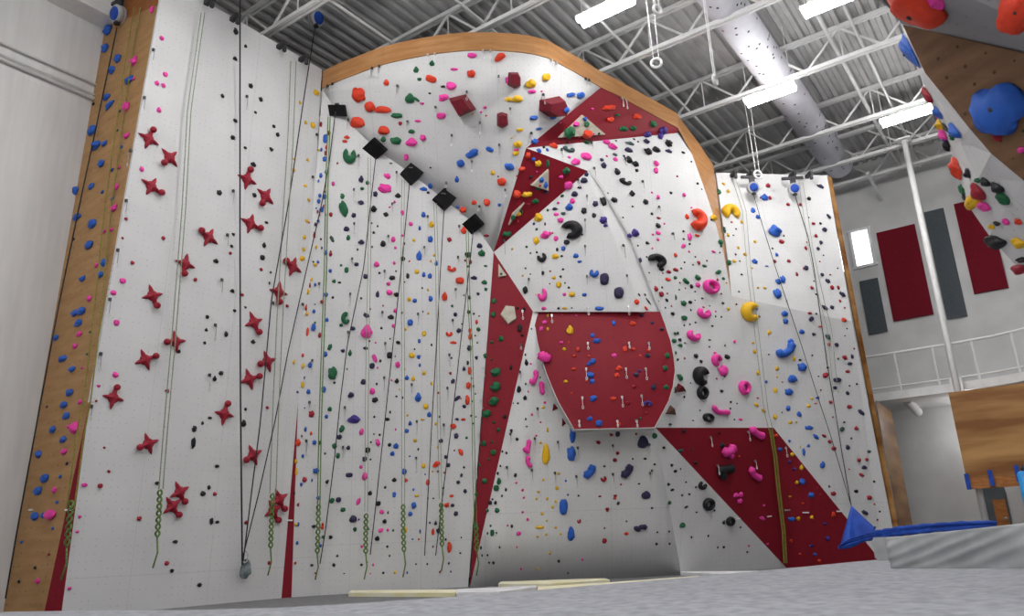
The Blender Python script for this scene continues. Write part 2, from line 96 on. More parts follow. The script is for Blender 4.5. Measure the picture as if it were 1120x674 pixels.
432.8 487.8 6 6.2 b;429 496.2 5 5.2 b;431.2 525 5.5 4.8 k;421.2 533.2 2.8 3.2 k;432.8 469.8 1.8 3.2 p;448.2 463.5 4.2 5 b;444.8 471.5 5 4.8 b;453.8 482.2 4.2 4 y;448 499.2 2 2 b
442.2 516 5.2 7 b;444.2 525.5 3.8 4.5 o;452.2 535.6 2.2 3.5 b;431.2 541.2 4 6.2 b;456 542.5 5 3 y;457.5 491.8 2 3.2 k;495.6 466.5 7.2 6 o;499 476.8 5 6.2 v;510.2 479 3 3 g
482 482.2 4.8 4.8 v;487.5 500 3.8 4.5 v;490.2 509 4.8 4.8 v;504 494.8 5 8.1 o 25;497 493 1.8 2.2 r;476.9 507.8 9.4 5.8 o 30;504.5 519.8 3.2 4.5 v;501 527.8 4.2 4 v;508.5 537.5 4 5 v
507.5 511.5 2.5 2.8 k;493.8 542.5 5 3.2 o;484.8 534 2.2 2.8 k;467.8 527.8 4.5 6.8 o;463 509.8 5 6 y;479.2 515.8 2.8 2.5 k;486 517.2 2 2.5 r;473.1 515.8 2.2 2.8 y;465 519 1.8 2 b
476.5 463.8 3 3.5 y;478.8 489.4 2.2 3.5 y;517.5 463.5 1.5 2.2 k;540 462.2 3.8 3.2 g;544.8 470.6 4.2 5 g;528.8 485 5.5 6.5 g;538.2 483.8 2.8 3.5 g;539.4 495 6.2 5.8 g;534.2 502 3.5 2.5 g
524.2 509 2.8 3.2 g;529.5 526.5 6.2 5.8 g;521.2 541 3.8 5 g;559 471.9 3.2 5 k;565.5 480.6 3.5 3.8 k;549.2 493.8 2.2 3 k;553.8 495.6 2.5 3.2 k;547.2 509.8 2 2.8 k;544.2 517.8 2.5 4 k
563.5 519.8 3.8 4.5 k;545.6 526.5 4.8 7.5 g;542.5 534 6 6.5 g;553.1 535.5 2.5 4.2 k;548.8 542.5 2.2 3 k;564.8 528 2.8 2.5 p;571.5 536.2 3 3.5 p;586.5 476.8 2.8 2.5 p;576 466.8 2 2 k
591.2 462 2.5 2.2 p;591.2 484.8 3.5 2.8 y;588.8 538.2 3.2 2.8 y;594.4 524.8 2.8 3.2 y;596.9 496.9 8.8 22.5 y;598.8 470.6 2.5 6.2 y;P p 4.8 578.1 481.9 577.5 488.8 576 495.6;P p 5.5 572.5 491.5 576.2 492.8;P p 4.5 577.5 500 576 504.4 578.1 508.8 580.6 509.8
655 463.1 7.5 6.9 b;676.5 463.8 5 5 o;626.2 475.2 6.9 19.4 b;624.8 496.2 9.8 16.2 b;654.4 484 5.2 4 r -25;668.5 475.8 4.5 3.2 r -30;675.6 475 5 6 v;675.5 495.8 4 4 r;672.5 503.5 5 4.2 r
661 510.2 2.8 2.5 v;679 530 2.5 2.2 r;691.9 502.2 2 2.5 k;705.6 502 3.8 2.8 k;696 474.8 2.8 2.8 r;703.2 483.5 11.9 13.8 v;716.2 476.8 5.8 6.2 g;732.8 464.4 4 3 t;726 489.8 3.5 2.8 k
734.5 509.2 3.5 3.5 k;738.5 515.6 4.5 3.2 k;716 508 2.5 2.5 k;712.8 515 2.2 3 k;698.8 529.4 3 2 k;730.8 530 3.5 3.2 k;735.2 536 4.5 2.8 k;706.2 541.2 10 8.8 v;610.8 518.2 3.5 3.2 y
608.8 533.8 4.2 4.2 y;618.8 526.2 2.2 2.8 b;621 541.2 2.5 2.5 b;632.8 542.5 2.5 2.5 k;656 543 3.8 2 r;673.1 542.5 4.2 3.2 r;660 524 6.5 6.5 r 110 c;P b 7.8 639.4 520.6 643.1 518.5 647.2 513.8 646 510;P v 7.8 680.6 520 685 517.5 688.1 512.5 687.5 509.4
747.5 471.9 4.5 4.5 k;744.4 493.1 6.9 3.8 t;760.5 506.2 4 4 k;790 486.9 6.2 6.2 k;787 473.8 2.5 2.2 k;808.1 499.5 2.8 2.8 o;756.2 492.2 2.5 2.8 k;744.2 513.1 1.5 2 k;750.2 527.5 2 2 k
761 533 2 2.2 k;746 541.8 2.2 2.5 k;753.8 540.6 2.2 2.5 k;767.8 531.2 8.8 9.4 k 60 c;758.1 460.2 2.2 1.5 k;799.4 536.2 2.5 2.2 r;805 541.9 6.2 5 p;810.2 541.2 4.5 6.2 p;848.8 476.5 4.5 4 o
852.8 491.5 4.5 4.8 b;863.5 482.5 3 3.2 b;866.2 497.2 4.8 4.5 y;863.1 505.2 3.5 4.5 u;868.5 513.1 4 3.8 u;876.5 511.2 4.2 6 y;871.5 527.8 4.2 4.2 y;877.5 526.9 6.2 6.9 b;879 494.4 3 8.8 b
875.2 488.8 2 2.2 y;864 462.2 4.2 3.8 y;871 461.9 2 2.8 y;863.8 543.1 3 1.8 y;P p 7.5 820 468.8 825.6 474.4 833.1 477.5;P p 6.9 820 511.9 821.9 518.8 830 523.5;P p 9.4 790 494.4 796.2 494.4 800.6 488.8;P p 7.5 796.2 497.5 798.8 497.5;P k 8.8 785 517.5 787.5 513.8 800 512.5
P k 8.8 786.2 513.8 790 522.5;348.2 544.6 5.2 4.2 b;363.1 547.8 5 6.2 g -20;370.2 546.8 5.8 5.5 v;375 557.8 5.8 5 g;386.2 567.8 8.5 7.8 v;392.5 568.5 2.2 2.2 u;391.9 548.8 4.2 8.8 p -20;388.1 579.2 4.2 5.2 g
343.1 576.2 4.5 3.8 v;352.8 574 3 3.8 o;352.2 577.5 4.2 3.8 o;353.8 587.5 4 3.8 g;361.5 587.8 4.5 4.2 k;369 608 2.5 3 k;365.2 618.2 3.5 4.2 k;340.8 618.5 3.5 3 v;324.8 593.8 3.2 4 b
323.8 573.8 3.8 3.8 y;326 573.8 3 4.5 b;322.8 615.9 2.5 3.8 o;326.2 552.1 2.5 4.2 r;344.8 627.1 2.5 1.8 r;413.5 550.9 5.8 5.2 k;417.5 560.2 5.2 4.5 p -35;424.2 560.8 2 3.5 t;420.5 570.2 4.8 4.8 k
416.5 580.2 6.2 4.2 p 30;424 579.8 3 3.5 p;430 580.2 2.5 3 t;412.5 589 5.2 5.2 k;395.8 598 3 3.2 p;402.5 578.8 2.8 3.2 t;395.2 618 3 3 k;401.2 615.2 2 2.5 k;408.1 617.8 2.2 3 p
423.5 598 2.8 2.8 k;426 608.2 2 2.8 k;419 626.8 2.8 2.5 k;452.5 553 5.8 7.5 b;448.5 562.1 5 5 b 25;443.1 579.6 4.2 6.9 y;451.2 590 2 2.2 b;455 617.2 2 2.2 k;445.2 626.5 1.8 3 b
431.9 626.2 3 3.8 y;459.4 581.5 2 5 b;458.1 590.2 2.2 2.5 o;376.5 627.5 2.5 1.2 k;405 627.5 2.2 1.5 p;350 597.1 4.5 3.8 b;488.8 552.2 5.6 6.2 o -30;494.8 553 4.2 4.2 v;498.5 562.1 5 5.5 v 0 x
476.2 572.5 3.5 5 v;479.4 580.9 5 5.8 v;470 572 2 2.8 k;473.5 581.5 3.2 7.8 o;473.5 598.2 1.8 3 r;491.5 598.8 5 11.9 o;487.5 590.2 2.2 2.8 k;504.5 588.2 1.8 2.2 k;503.5 605.2 2.5 2 k
490.8 616.2 2.2 2.8 k;467.2 617 2 2.5 k;493 625.2 1.8 2.5 v;481.2 625.8 2.5 2.8 r;474 545.2 2.2 1.8 k;468 545.2 1.8 2.5 k;520 574.2 5.5 8 g;536 550.2 4.5 4.5 k;541.5 550 3.5 4.2 k
538.5 546.2 2.5 2.5 k;532.8 558.4 3.5 4.2 g;543.5 558.5 5.5 5.5 g;536.5 575.2 2.2 3.2 t;538.2 583 4.2 7 g;533.1 583.4 2.2 3 t;542.8 583 1.8 2.5 k;525.8 599.5 2.2 4 k;527.2 608 1.8 3.2 k
533.1 607.5 2.2 2.5 k;534.8 615.9 2.2 2.8 k;539.4 615.8 3 3.5 k;546.5 598.8 2 2.8 k;559.8 575.8 2.8 3.8 k;555.2 574.8 2.2 2.5 p;567.2 583.8 5 4.5 p;577 568.5 3 3.5 p;565.2 598.8 2.2 2.5 p
569.8 622.5 2.2 3 p;571.5 560.2 2.5 2.8 p;572.8 544.5 2.8 2.5 p;592.8 562.1 3.5 3.2 y;590 577 10 3.5 y;586.8 545.8 3.2 2.5 y;587.8 622.5 3 2.5 y;598.5 545.8 3.2 3.2 y;597.2 585 2.5 2.8 y
598.1 569.8 2.2 2.2 y;587.8 587.2 2.8 2.8 y;616 554.6 8.8 16.9 b;624.4 584 7.8 15 b;607.8 548.5 2.8 3.8 y;604.2 554.5 3.2 3.5 y;607.8 577.2 3 3 y;613.2 584.2 3 2.5 y;601 605.2 2.5 3.8 y
672.5 545 3.8 3 o;676 550.8 3 4.8 k -30;664 557.2 4.2 5 r;633.2 570.2 4.2 4.8 r 110 c;661.2 577.8 2 2.2 r;661 591.8 5 5.5 r;684.8 583.8 4.8 3.8 o;685 570.5 2.2 2 k;712.8 556 3.2 2.2 k
732.2 549.8 4 4.2 g;718.8 582.2 2.2 2.2 k;732 581.5 1.8 2.5 k;717.8 595 3.2 3 k;732.2 595 2.2 2.2 k;611 614 3 3.5 k -30;636.8 612.2 2.2 3.2 p;621 627.2 2.2 1.8 k;P v 4.8 693.8 576.8 698.1 579.6 698.8 576.2 706.2 576.2
774 551.5 11.9 13.8 k 20 d;798.1 570.2 9 10 k 0 d;791.2 571.5 3.2 4.8 k;750.2 554.8 4.5 2.5 k 15;761.8 560.5 2.5 1.8 k;781 558.5 2 2.5 k;746.2 574.6 6.5 5.8 g;756 587.8 2 2.5 k;774.5 586.2 2.2 2.8 k
784.8 598.8 1.8 2.5 k;791.5 598.5 2.8 3 k;817.2 604 2.5 2.2 k;818.8 597 2.2 2.8 p;809.8 576.8 2.5 2 k;809 548 5.8 5.6 p;833.5 566.8 6.5 4.2 p -20;835.2 553 2.8 2.2 p;839.4 595 3 1.8 p
865.6 567.8 7.5 4.8 b;873.1 567 4.2 4.2 y;865 591.8 4.2 3.5 o;874.5 606.2 3.5 2.5 o;878.1 550.9 3.2 3.2 o;896.9 203.8 7.8 4.2 v -20;884.5 217.5 4.2 4.2 k 35;884.4 238 1.8 1.8 k;889.5 244.8 4.2 3.2 r
897.2 244.5 2.8 2.8 k;906.2 237 3.2 6.5 v 30;901.8 251.5 5.5 5.2 v 30;892 258.2 4 4 r;898 265.5 3.8 4.8 v -20;894.5 272.2 3.8 3.8 v;881.2 271.9 3.2 5 r;882.2 265.2 1.8 1.8 r;881.5 293.2 5.2 5.2 v 30
900.5 279.5 1.8 1.8 k;896.5 286.2 1.8 1.8 r;916 293.5 1.8 2 k;899 300.8 4 4 v;908 300.8 2.2 2 r;905.2 307.5 5.5 4.5 v -40;909.8 315 4.2 5.2 r;916.5 315 3.2 4.8 r;890 307.8 1.8 2 k
888.1 315.2 3.8 4.2 r;921.2 322 7 4.5 v -40;892.5 322.2 2 2.2 k;918.8 329.5 2.5 4 r;901.8 336.8 7.2 4.8 v -30;909.8 336.5 4.5 4.5 v 35;923.8 336.9 2 2 r;885.6 342.8 4.8 3 r;892.8 343.5 2.2 2.5 k
887.2 349.2 5.5 4.8 v 35;922.8 350 5.5 5 o;897.5 357.5 4.8 2 o;890 365.8 4 3.5 v;905.5 368.5 6.5 5.8 t -40;906.5 376.8 3.2 4.5 o;914.8 377.4 5 4.8 v;888.2 388.8 2 2 v;926.2 359.5 1.8 1.8 k
924 367.5 1.8 1.5 k;934.2 381.5 2.2 2.2 r;924 391.1 5.8 5.5 r -30;931.8 390 3.2 5.2 v;916.5 392.5 2 2.2 k;929.2 398 4.8 4 v;926.8 406.5 4.8 3.5 r;905.2 402.2 2.8 2.5 k;902.8 410.5 6.8 5.5 r 30
895.2 411.8 1.8 1.8 k;915.5 415.8 8.2 5 v;913 424.2 4.8 4 v;926.5 430.2 4.2 4.2 v;937 420.2 2.5 2.5 k;929 422.2 2 1.8 k;897.8 426.8 1.8 1.8 r;894.2 435.5 4 3.2 b;908.2 440 3.8 4 r
887.8 436.1 3 3 y;892.2 441.5 3.2 1.5 o;884.4 444.2 4.2 4.2 y;884.5 468 8.8 4.8 b;892.2 478 7 4.5 b -35;883.8 487.8 3.5 3.8 b;899.5 508.8 5 8.2 b -35;901 477 5 3.5 r -20;907.2 483.2 4.2 4.2 r
911.8 490.8 5.2 4.5 r;928.8 445.2 5.2 4.5 r;941.8 451.2 7.5 4.8 v -40;910.8 456.2 1.8 2 r;923.1 462 2.5 2.2 k;920.8 469.8 5.2 5 t 30;936.5 468.5 4.8 4.8 r;930.8 479.5 2 2.8 t;927.2 489.5 4.5 5.5 v
950.2 494 4 3.5 t;939.2 503.5 4.2 4.5 r;947.5 502.8 4 3.8 r;945.2 511.5 5.8 4.2 v;928.5 513.5 2 1.8 r;942.2 519.8 5.5 3.5 r -20;886.9 541.7 6.3 6.3 b;887.9 565.7 4.3 4 y;905 588.9 5.1 5.1 u
887.4 597.1 4.9 3.4 u;891.1 606.3 4.3 3.1 b;896.1 613.6 4 3.7 o;911.4 562.9 4.3 6.3 o;902.1 573.1 4 3.4 u;897.1 540.7 2 1.7 r;893.6 533.6 2 2 r;911.4 540 5.7 4.9 r;906.6 532.3 2 2.9 k
956 526.9 2.6 2.6 k;936 537.4 4.3 4 k;950.7 544.3 5.4 4.9 r;945.7 560.9 6.9 4.6 v -25;962.1 559.7 2.3 2.3 k;956.3 552 2 2.3 r;959.4 568.6 2.3 2.3 r;956.3 576.9 2.6 2.6 k;119.3 33.5 9.3 10 b
116.1 52.7 7.8 10 b;130 64.5 7.1 8.5 b;123.2 77.3 6.4 8.5 b;141.7 88 10 8.5 b;117.5 106.8 8.5 7.1 b;120.4 115 10.7 6.4 b 20;101.9 143.2 9.3 9.3 b;105.8 159.2 9.3 10 b;114.3 157.4 6.4 6.4 b
111.5 179.1 6.4 7.8 b;83 209.4 7.1 9.3 b;100.4 204.1 5.7 6.4 b;123.2 185.9 3.6 4.3 b;112.5 210.1 3.6 4.3 b;123.2 217.9 3.6 5 b;84.8 237.9 9.3 7.8 b;102.6 114 2.8 3.6 k;131.8 121.8 2.8 3.6 t
128.9 142.8 2.8 2.8 t;133.5 161 3.6 3.6 b;167 11 5 7.1 p;147.4 67 6.4 11.4 p;146.7 86.2 3.6 3.6 p;139.2 117.5 6.4 9.3 p;139.2 148.5 6.4 7.1 p;131.1 183.4 2.8 4.3 p;127.8 204.8 5 6.4 p
125.4 227.9 6.4 8.5 p;115.7 220.8 2.8 2.8 r;176.6 42 5 5 p;180.6 81.6 5 5 p;171.3 90.8 5 5 p;178.4 93.7 5 5 p;173.8 120.4 5 5.7 p;154.9 185.2 5 5.7 p;257.8 34.5 5.7 7.1 k
268.2 50.6 3.6 3.6 k;257.1 64.8 5 4.3 k;273.9 94 5 5 k;242.9 105.1 4.3 4.3 k;284.9 109 5 5 k;279.2 123.2 3.6 2.8 k;257.1 132.1 5 4.3 k;299.1 138.2 4.3 3.6 k;303.4 147.4 4.3 5 k
254.3 150.6 5 5 k;267.8 162 3.6 3.6 k;296.3 163.8 5 4.3 k;276.7 179.8 6.4 5 k;239.7 210.8 5.7 5.7 k;278.1 213.7 5 5 k;101.9 245.3 8.5 10 b;98.3 268.4 7.1 8.5 b;114.7 287.7 5 8.5 b
110.4 300.5 5.7 7.1 b;90.5 305.1 6.4 7.1 b;89.7 340.4 8.5 8.5 b;82.3 342.5 7.1 7.8 b;86.2 353.5 8.5 7.8 b;61.6 369.6 6.4 7.1 b;69.1 392.4 9.3 7.1 b;79.4 403.8 7.1 7.1 b;76.9 429.4 7.8 7.8 b
70.2 443.3 7.8 7.8 b;73 455 7.8 7.8 b;63.4 300.5 2.8 3.6 b;67 322.2 2.1 2.8 v;99 363.2 2.8 2.8 t;95.4 387.4 2.8 2.8 g;51.6 445.1 2.8 2.8 v;80.8 262 2.8 3.6 v;122.5 251.7 4.3 5 p
114.3 253.5 4.3 5 p;106.1 290.2 3.6 5.7 p;98.3 326.8 4.3 7.1 p;87.3 365.3 6.4 6.4 p;82.6 378.8 5 6.4 p;90.1 402.7 2.8 2.8 p;88 440.1 5 5.7 p;137.8 239.6 3.6 3.6 r;133.9 260.6 2.8 2.8 r
144.9 287.7 4.3 4.3 r;178.4 260.6 4.3 4.3 r;213.3 305.8 4.3 4.3 r;182.7 428 4.3 4.3 r;264.6 322.6 3.6 3.6 r;285.3 294.8 3.6 3.6 r;314.1 335 3.6 3.6 r;292 446.1 3.6 3.6 r;251.8 277 3.6 3.6 r
105.1 438.7 2.8 2.8 r;133.9 307.3 6.4 5.7 p;123.6 320.4 6.4 5.7 p;127.1 353.2 5.7 6.4 p;126.1 410.2 6.4 6.4 p;107.9 422.3 4.3 2.8 p;291.3 243.5 4.3 2.8 k;255 256.7 3.6 3.6 k;253.2 269.5 3.6 3.6 k
235.8 285.5 5.7 5 k;288.8 268.1 4.3 6.4 k;286.7 282 5 5.7 k;295.9 298 2.1 2.8 k;294.5 310.1 2.1 3.6 k;298.4 331.5 2.8 4.3 k;253.6 318.3 5 4.3 k;256.4 340 3.6 3.6 k;226.5 346.8 4.3 4.3 k
225.1 361 3.6 3.6 k;223.6 375.3 3.6 3.6 k;247.2 365.7 4.3 6.4 k;276.7 373.8 5 5 k;268.2 336.5 2.8 2.8 k;194.8 384.5 5 4.3 k;241.5 408.4 5 5 k;234.7 414.1 4.3 6.4 k;268.2 447.9 2.8 3.6 k
229.3 457.2 5 2.8 k;58.4 469.6 6.4 8.5 b;69.8 480.7 7.1 7.8 b;43.1 497 5.7 8.5 b;49.9 523.4 7.8 9.3 b;42.4 537.3 7.8 9.3 b;38.8 565.1 8.5 9.3 b;47.7 564 5 6.4 b;73.7 507.4 3.6 3.6 v
66.2 521.6 3.6 4.3 b;62.7 549.4 3.6 3.6 b;57.7 578.2 3.6 3.6 b;23.9 593.2 3.6 3.6 b;38.8 621 3.6 3.6 k;21 636.3 3.6 3.6 k;82.6 467.8 7.8 14.2 p -25;75.5 466.8 4.3 4.3 p;70.5 494.2 6.4 7.1 p
59.8 536.2 5 7.1 p;55.9 563.3 11.4 12.1 p;53.8 606.7 2.8 2.8 r;41.7 635.6 5 5.7 p;114 489.9 2.8 2.8 r;118.6 515.9 3.6 3.6 r;109.3 531.6 5 5 r;152.1 567.2 5 5 r;182.3 616.3 5 5 r
234.3 540.5 4.3 4.3 r;268.9 571.8 4.3 4.3 r;294.5 616 4.3 4.3 r;92.2 530.5 6.4 4.3 p;87.3 565.4 3.6 3.6 p;84.4 581.8 3.6 3.6 p;75.9 643.8 4.3 3.6 p;221.5 463.2 2.8 4.3 k;212.3 469.3 5 7.1 k
211.2 484.9 5 12.8 k;266.4 463.2 5 7.8 k;237.2 510.2 5 3.6 k;171.3 528.4 4.3 4.3 k;228.3 533.4 3.6 5 k;221.9 540.1 5.7 5.7 k;231.1 570.4 4.3 7.8 k;237.5 571.1 4.3 3.6 k;191.6 592.8 5.7 3.6 k
187.7 624.5 4.3 4.3 k;217.9 640.2 5 4.3 k"""
DRAWS = """q 358.1 93.1 11.2;q 363.4 90.6 11.2;q 406.5 73.5 11.2;q 413.5 70.6 11.2;q 435.2 94.4 13.8;q 545.4 84 13.8;q 510.6 101.2 12.5;q 476.9 117.8 12.5;q 557.9 119.4 12.5
q 593.2 103.8 13.8;Q 528.1 56.2 12.5;Q 536.2 56.2 12.5;Q 467.5 60 12.5;Q 475.2 58.8 12.5;Q 602.2 66.2 13.8;Q 607.5 69.4 13.8;q 639.4 84.4 10;q 643.1 86.9 10
Q 678.8 107.5 12.5;Q 683.1 110 12.5;q 345.4 147.8 12.5;q 341 194 10;q 381.5 131.5 12.5;q 391.9 170.9 17.5;q 433.5 189.2 18.8;q 446.2 133.4 10;q 494.4 148.4 15
q 525 134.6 16.2;q 546 159 13.8;q 516.2 176.8 15;q 580.2 145.9 10;q 488.5 200.5 7.5;q 613.5 164 12.5;q 646.2 156.5 8.8;q 649 184.6 15;q 701.9 199 13.8
q 631.5 196.5 11.2;q 683.1 174 10;q 386.9 208 13.8;q 387.2 245.2 13.8;q 385 283.6 7.5;q 428.8 223.6 13.8;q 424.5 259 12.5;q 467.5 237.4 16.2;q 501.9 248 15
q 524.8 226.1 7.5;q 463.8 271.1 13.8;q 500.6 281.8 10;q 552.2 208 11.2;q 550.6 263 22.5;q 641.9 214.9 12.5;q 639.8 241.1 13.8;q 639.8 269.9 13.8;q 680.4 269 16.2
q 719.8 226.8 7.5;q 735.2 256.1 8.8;q 382.9 322 16.2;q 420.4 297 15;q 348.5 310.8 11.2;q 418.1 342 8.8;q 456.9 343.9 15;q 329.8 333.2 13.8;q 380.6 363.9 11.2
q 498.1 317 12.5;q 494.8 350.8 11.2;q 578.5 305.8 10;Q 571.2 340.8 11.2;q 641.9 302.6 13.8;q 685.6 302 13.8;Q 603.5 345.8 10;Q 643.1 335.8 11.2;Q 687.2 335.8 11.2
q 341 394.8 16.2;q 420 413.5 16.2;q 450 421 15;q 337.9 440.4 7.5;q 377 446 13.8;q 421.2 376 11.2;q 491.2 388.5 15;q 489 424.8 15;Q 528.5 402.9 11.2
Q 526 438.5 11.2;q 568.1 407.2 12.5;q 587.5 447.2 12.5;q 569.4 377.2 6.2;Q 642.9 376 8.8;Q 687.5 376 7.5;Q 708.8 376 8.8;Q 641.2 404.1 13.8;Q 684 404.1 12.5
Q 705.4 404.1 13.8;Q 637.2 435.4 13.8;Q 680 434.8 12.5;Q 701 433.5 12.5;q 334.4 482.5 18.8;q 375 489.4 17.5;q 455.6 461.2 16.2;q 454.8 501.2 17.5;q 485 465 15
Q 523.1 475.6 11.2;Q 519.8 512.5 12.5;q 557.5 475 13.8;q 553.8 511.2 15;q 584.4 480 13.8;q 581.2 514.4 13.8;q 609.8 483.8 13.8;q 631.5 490 13.8;q 669.8 487.5 12.5
q 710.6 486.2 12.5;q 629.8 521.2 13.8;q 670 518.8 12.5;q 710.6 517.5 10;q 606.5 517.5 11.2;Q 633.5 461.2 7.5;Q 675 461.2 7.5;Q 696 461.2 7.5;Q 775.8 478.8 11.2
Q 817 472.5 11.2;Q 783.5 509.4 11.2;Q 824.5 504.4 10;Q 858.8 490 11.2;q 166.7 55.2 19.6;q 156.7 107.5 21.4;q 145.3 165.6 21.4;q 136.8 220.1 21.4;q 268.9 106.1 17.8
q 253.9 209.4 17.8;q 127.5 274.1 23.1;q 118.9 327.9 23.1;q 109 387.4 21.4;q 241.5 306.5 21.4;q 234.3 356 19.6;q 227.9 410.5 19.6;q 247.5 257.4 19.6;q 98.6 444.7 17.8"""
STARS = """162.4 152.4 80;185.2 172.7 235;165.2 204.1 -20;269.9 196.6 85;289.9 215.1 245;273.5 244.9 -10;227.9 259.9 160;202.3 289.1 265;166.7 323.6 295
319.8 291.9 165;304.5 319.7 270;277.4 352.8 300;191.6 373.8 195;158.5 393.8 30;292 395.6 205;272.4 415.2 25;123.6 435.5 85;245 453.3 85
162 485.6 205;276.4 498.1 210;196.2 538.3 300;188 554 310;305.2 546.2 300;298.4 558.6 300"""
TAGS = """861.1 558.1 6;881 560.7 7.1;917.9 559.3 6.3;807.5 567.4 4.5;841.2 564.9 6.2;861 558.1 5.8;34.5 557.9 9.3;75.9 557.9 9.3;315.9 569.3 7.8"""
import bpy, bmesh, math, random
from mathutils import Vector, Matrix
from mathutils.bvhtree import BVHTree
from collections import defaultdict, Counter
R = random.Random(7)
SC = bpy.context.scene
COL = SC.collection

# ------------------------------------------------------------------ camera geometry (photo is 1120 x 674)
F = 850.0; TH = math.radians(17.2); RO = math.radians(2.48); HC = 0.75
fw = Vector((0, math.cos(TH), math.sin(TH))); r0 = Vector((1, 0, 0)); u0 = Vector((0, -math.sin(TH), math.cos(TH)))
rt = r0 * math.cos(RO) - u0 * math.sin(RO); up = r0 * math.sin(RO) + u0 * math.cos(RO)
EYE = Vector((0, 0, HC))
def ray(x, y): return fw + rt * ((x - 560) / F) + up * ((337 - y) / F)
def PY(x, y, Y):                       # point of the pixel's ray at forward distance Y
    d = ray(x, y); return EYE + d * (Y / d.y)
def PZ(x, y, z):                       # point of the pixel's ray at height z
    d = ray(x, y); return EYE + d * ((z - HC) / d.z)
def PP(x, y, p, n):                    # point of the pixel's ray on a plane
    d = ray(x, y); return EYE + d * ((p - EYE).dot(n) / d.dot(n))
def PB(x, Y, z=0.0):                   # point at forward distance Y and height z in pixel column x (near the floor)
    y = 640.0
    for _ in range(12):
        p = PY(x, y, Y); y += (p.z - z) * 850 / Y
    return PY(x, y, Y)
AZ = math.radians(35)
A = Vector((math.sin(AZ), math.cos(AZ), 0)); N = Vector((math.cos(AZ), -math.sin(AZ), 0)); B = -N; Z = Vector((0, 0, 1))

# ------------------------------------------------------------------ materials
def lin(c):
    return tuple(((v / 12.92) if v <= 0.04045 else ((v + 0.055) / 1.055) ** 2.4) for v in c)
def hexc(h): return lin(tuple(int(h[i:i + 2], 16) / 255 for i in (0, 2, 4)))
M = {}
def base_mat(name, col, rough=0.6, metal=0.0, spec=0.3):
    m = bpy.data.materials.new(name); m.use_nodes = True
    nt = m.node_tree; b = nt.nodes['Principled BSDF']
    b.inputs['Base Color'].default_value = (*col, 1); b.inputs['Roughness'].default_value = rough
    b.inputs['Metallic'].default_value = metal; b.inputs['Specular IOR Level'].default_value = spec
    M[name] = m; return m, nt, b
def noise_mat(name, c1, c2, scale=8, rough=0.6, detail=4, stretch=(1, 1, 1), bump=0.0, metal=0.0, spec=0.3, lo=0.35, hi=0.65, coord='Object'):
    m, nt, b = base_mat(name, c1, rough, metal, spec)
    tc = nt.nodes.new('ShaderNodeTexCoord'); mp = nt.nodes.new('ShaderNodeMapping'); mp.inputs['Scale'].default_value = stretch
    nz = nt.nodes.new('ShaderNodeTexNoise'); nz.inputs['Scale'].default_value = scale; nz.inputs['Detail'].default_value = detail
    cr = nt.nodes.new('ShaderNodeValToRGB'); cr.color_ramp.elements[0].position = lo; cr.color_ramp.elements[1].position = hi
    cr.color_ramp.elements[0].color = (*c1, 1); cr.color_ramp.elements[1].color = (*c2, 1)
    L = nt.links.new
    L(tc.outputs[coord], mp.inputs[0]); L(mp.outputs[0], nz.inputs['Vector']); L(nz.outputs['Fac'], cr.inputs[0]); L(cr.outputs[0], b.inputs['Base Color'])
    if bump:
        bp = nt.nodes.new('ShaderNodeBump'); bp.inputs['Strength'].default_value = bump; bp.inputs['Distance'].default_value = 0.02
        L(nz.outputs['Fac'], bp.inputs['Height']); L(bp.outputs[0], b.inputs['Normal'])
    return m
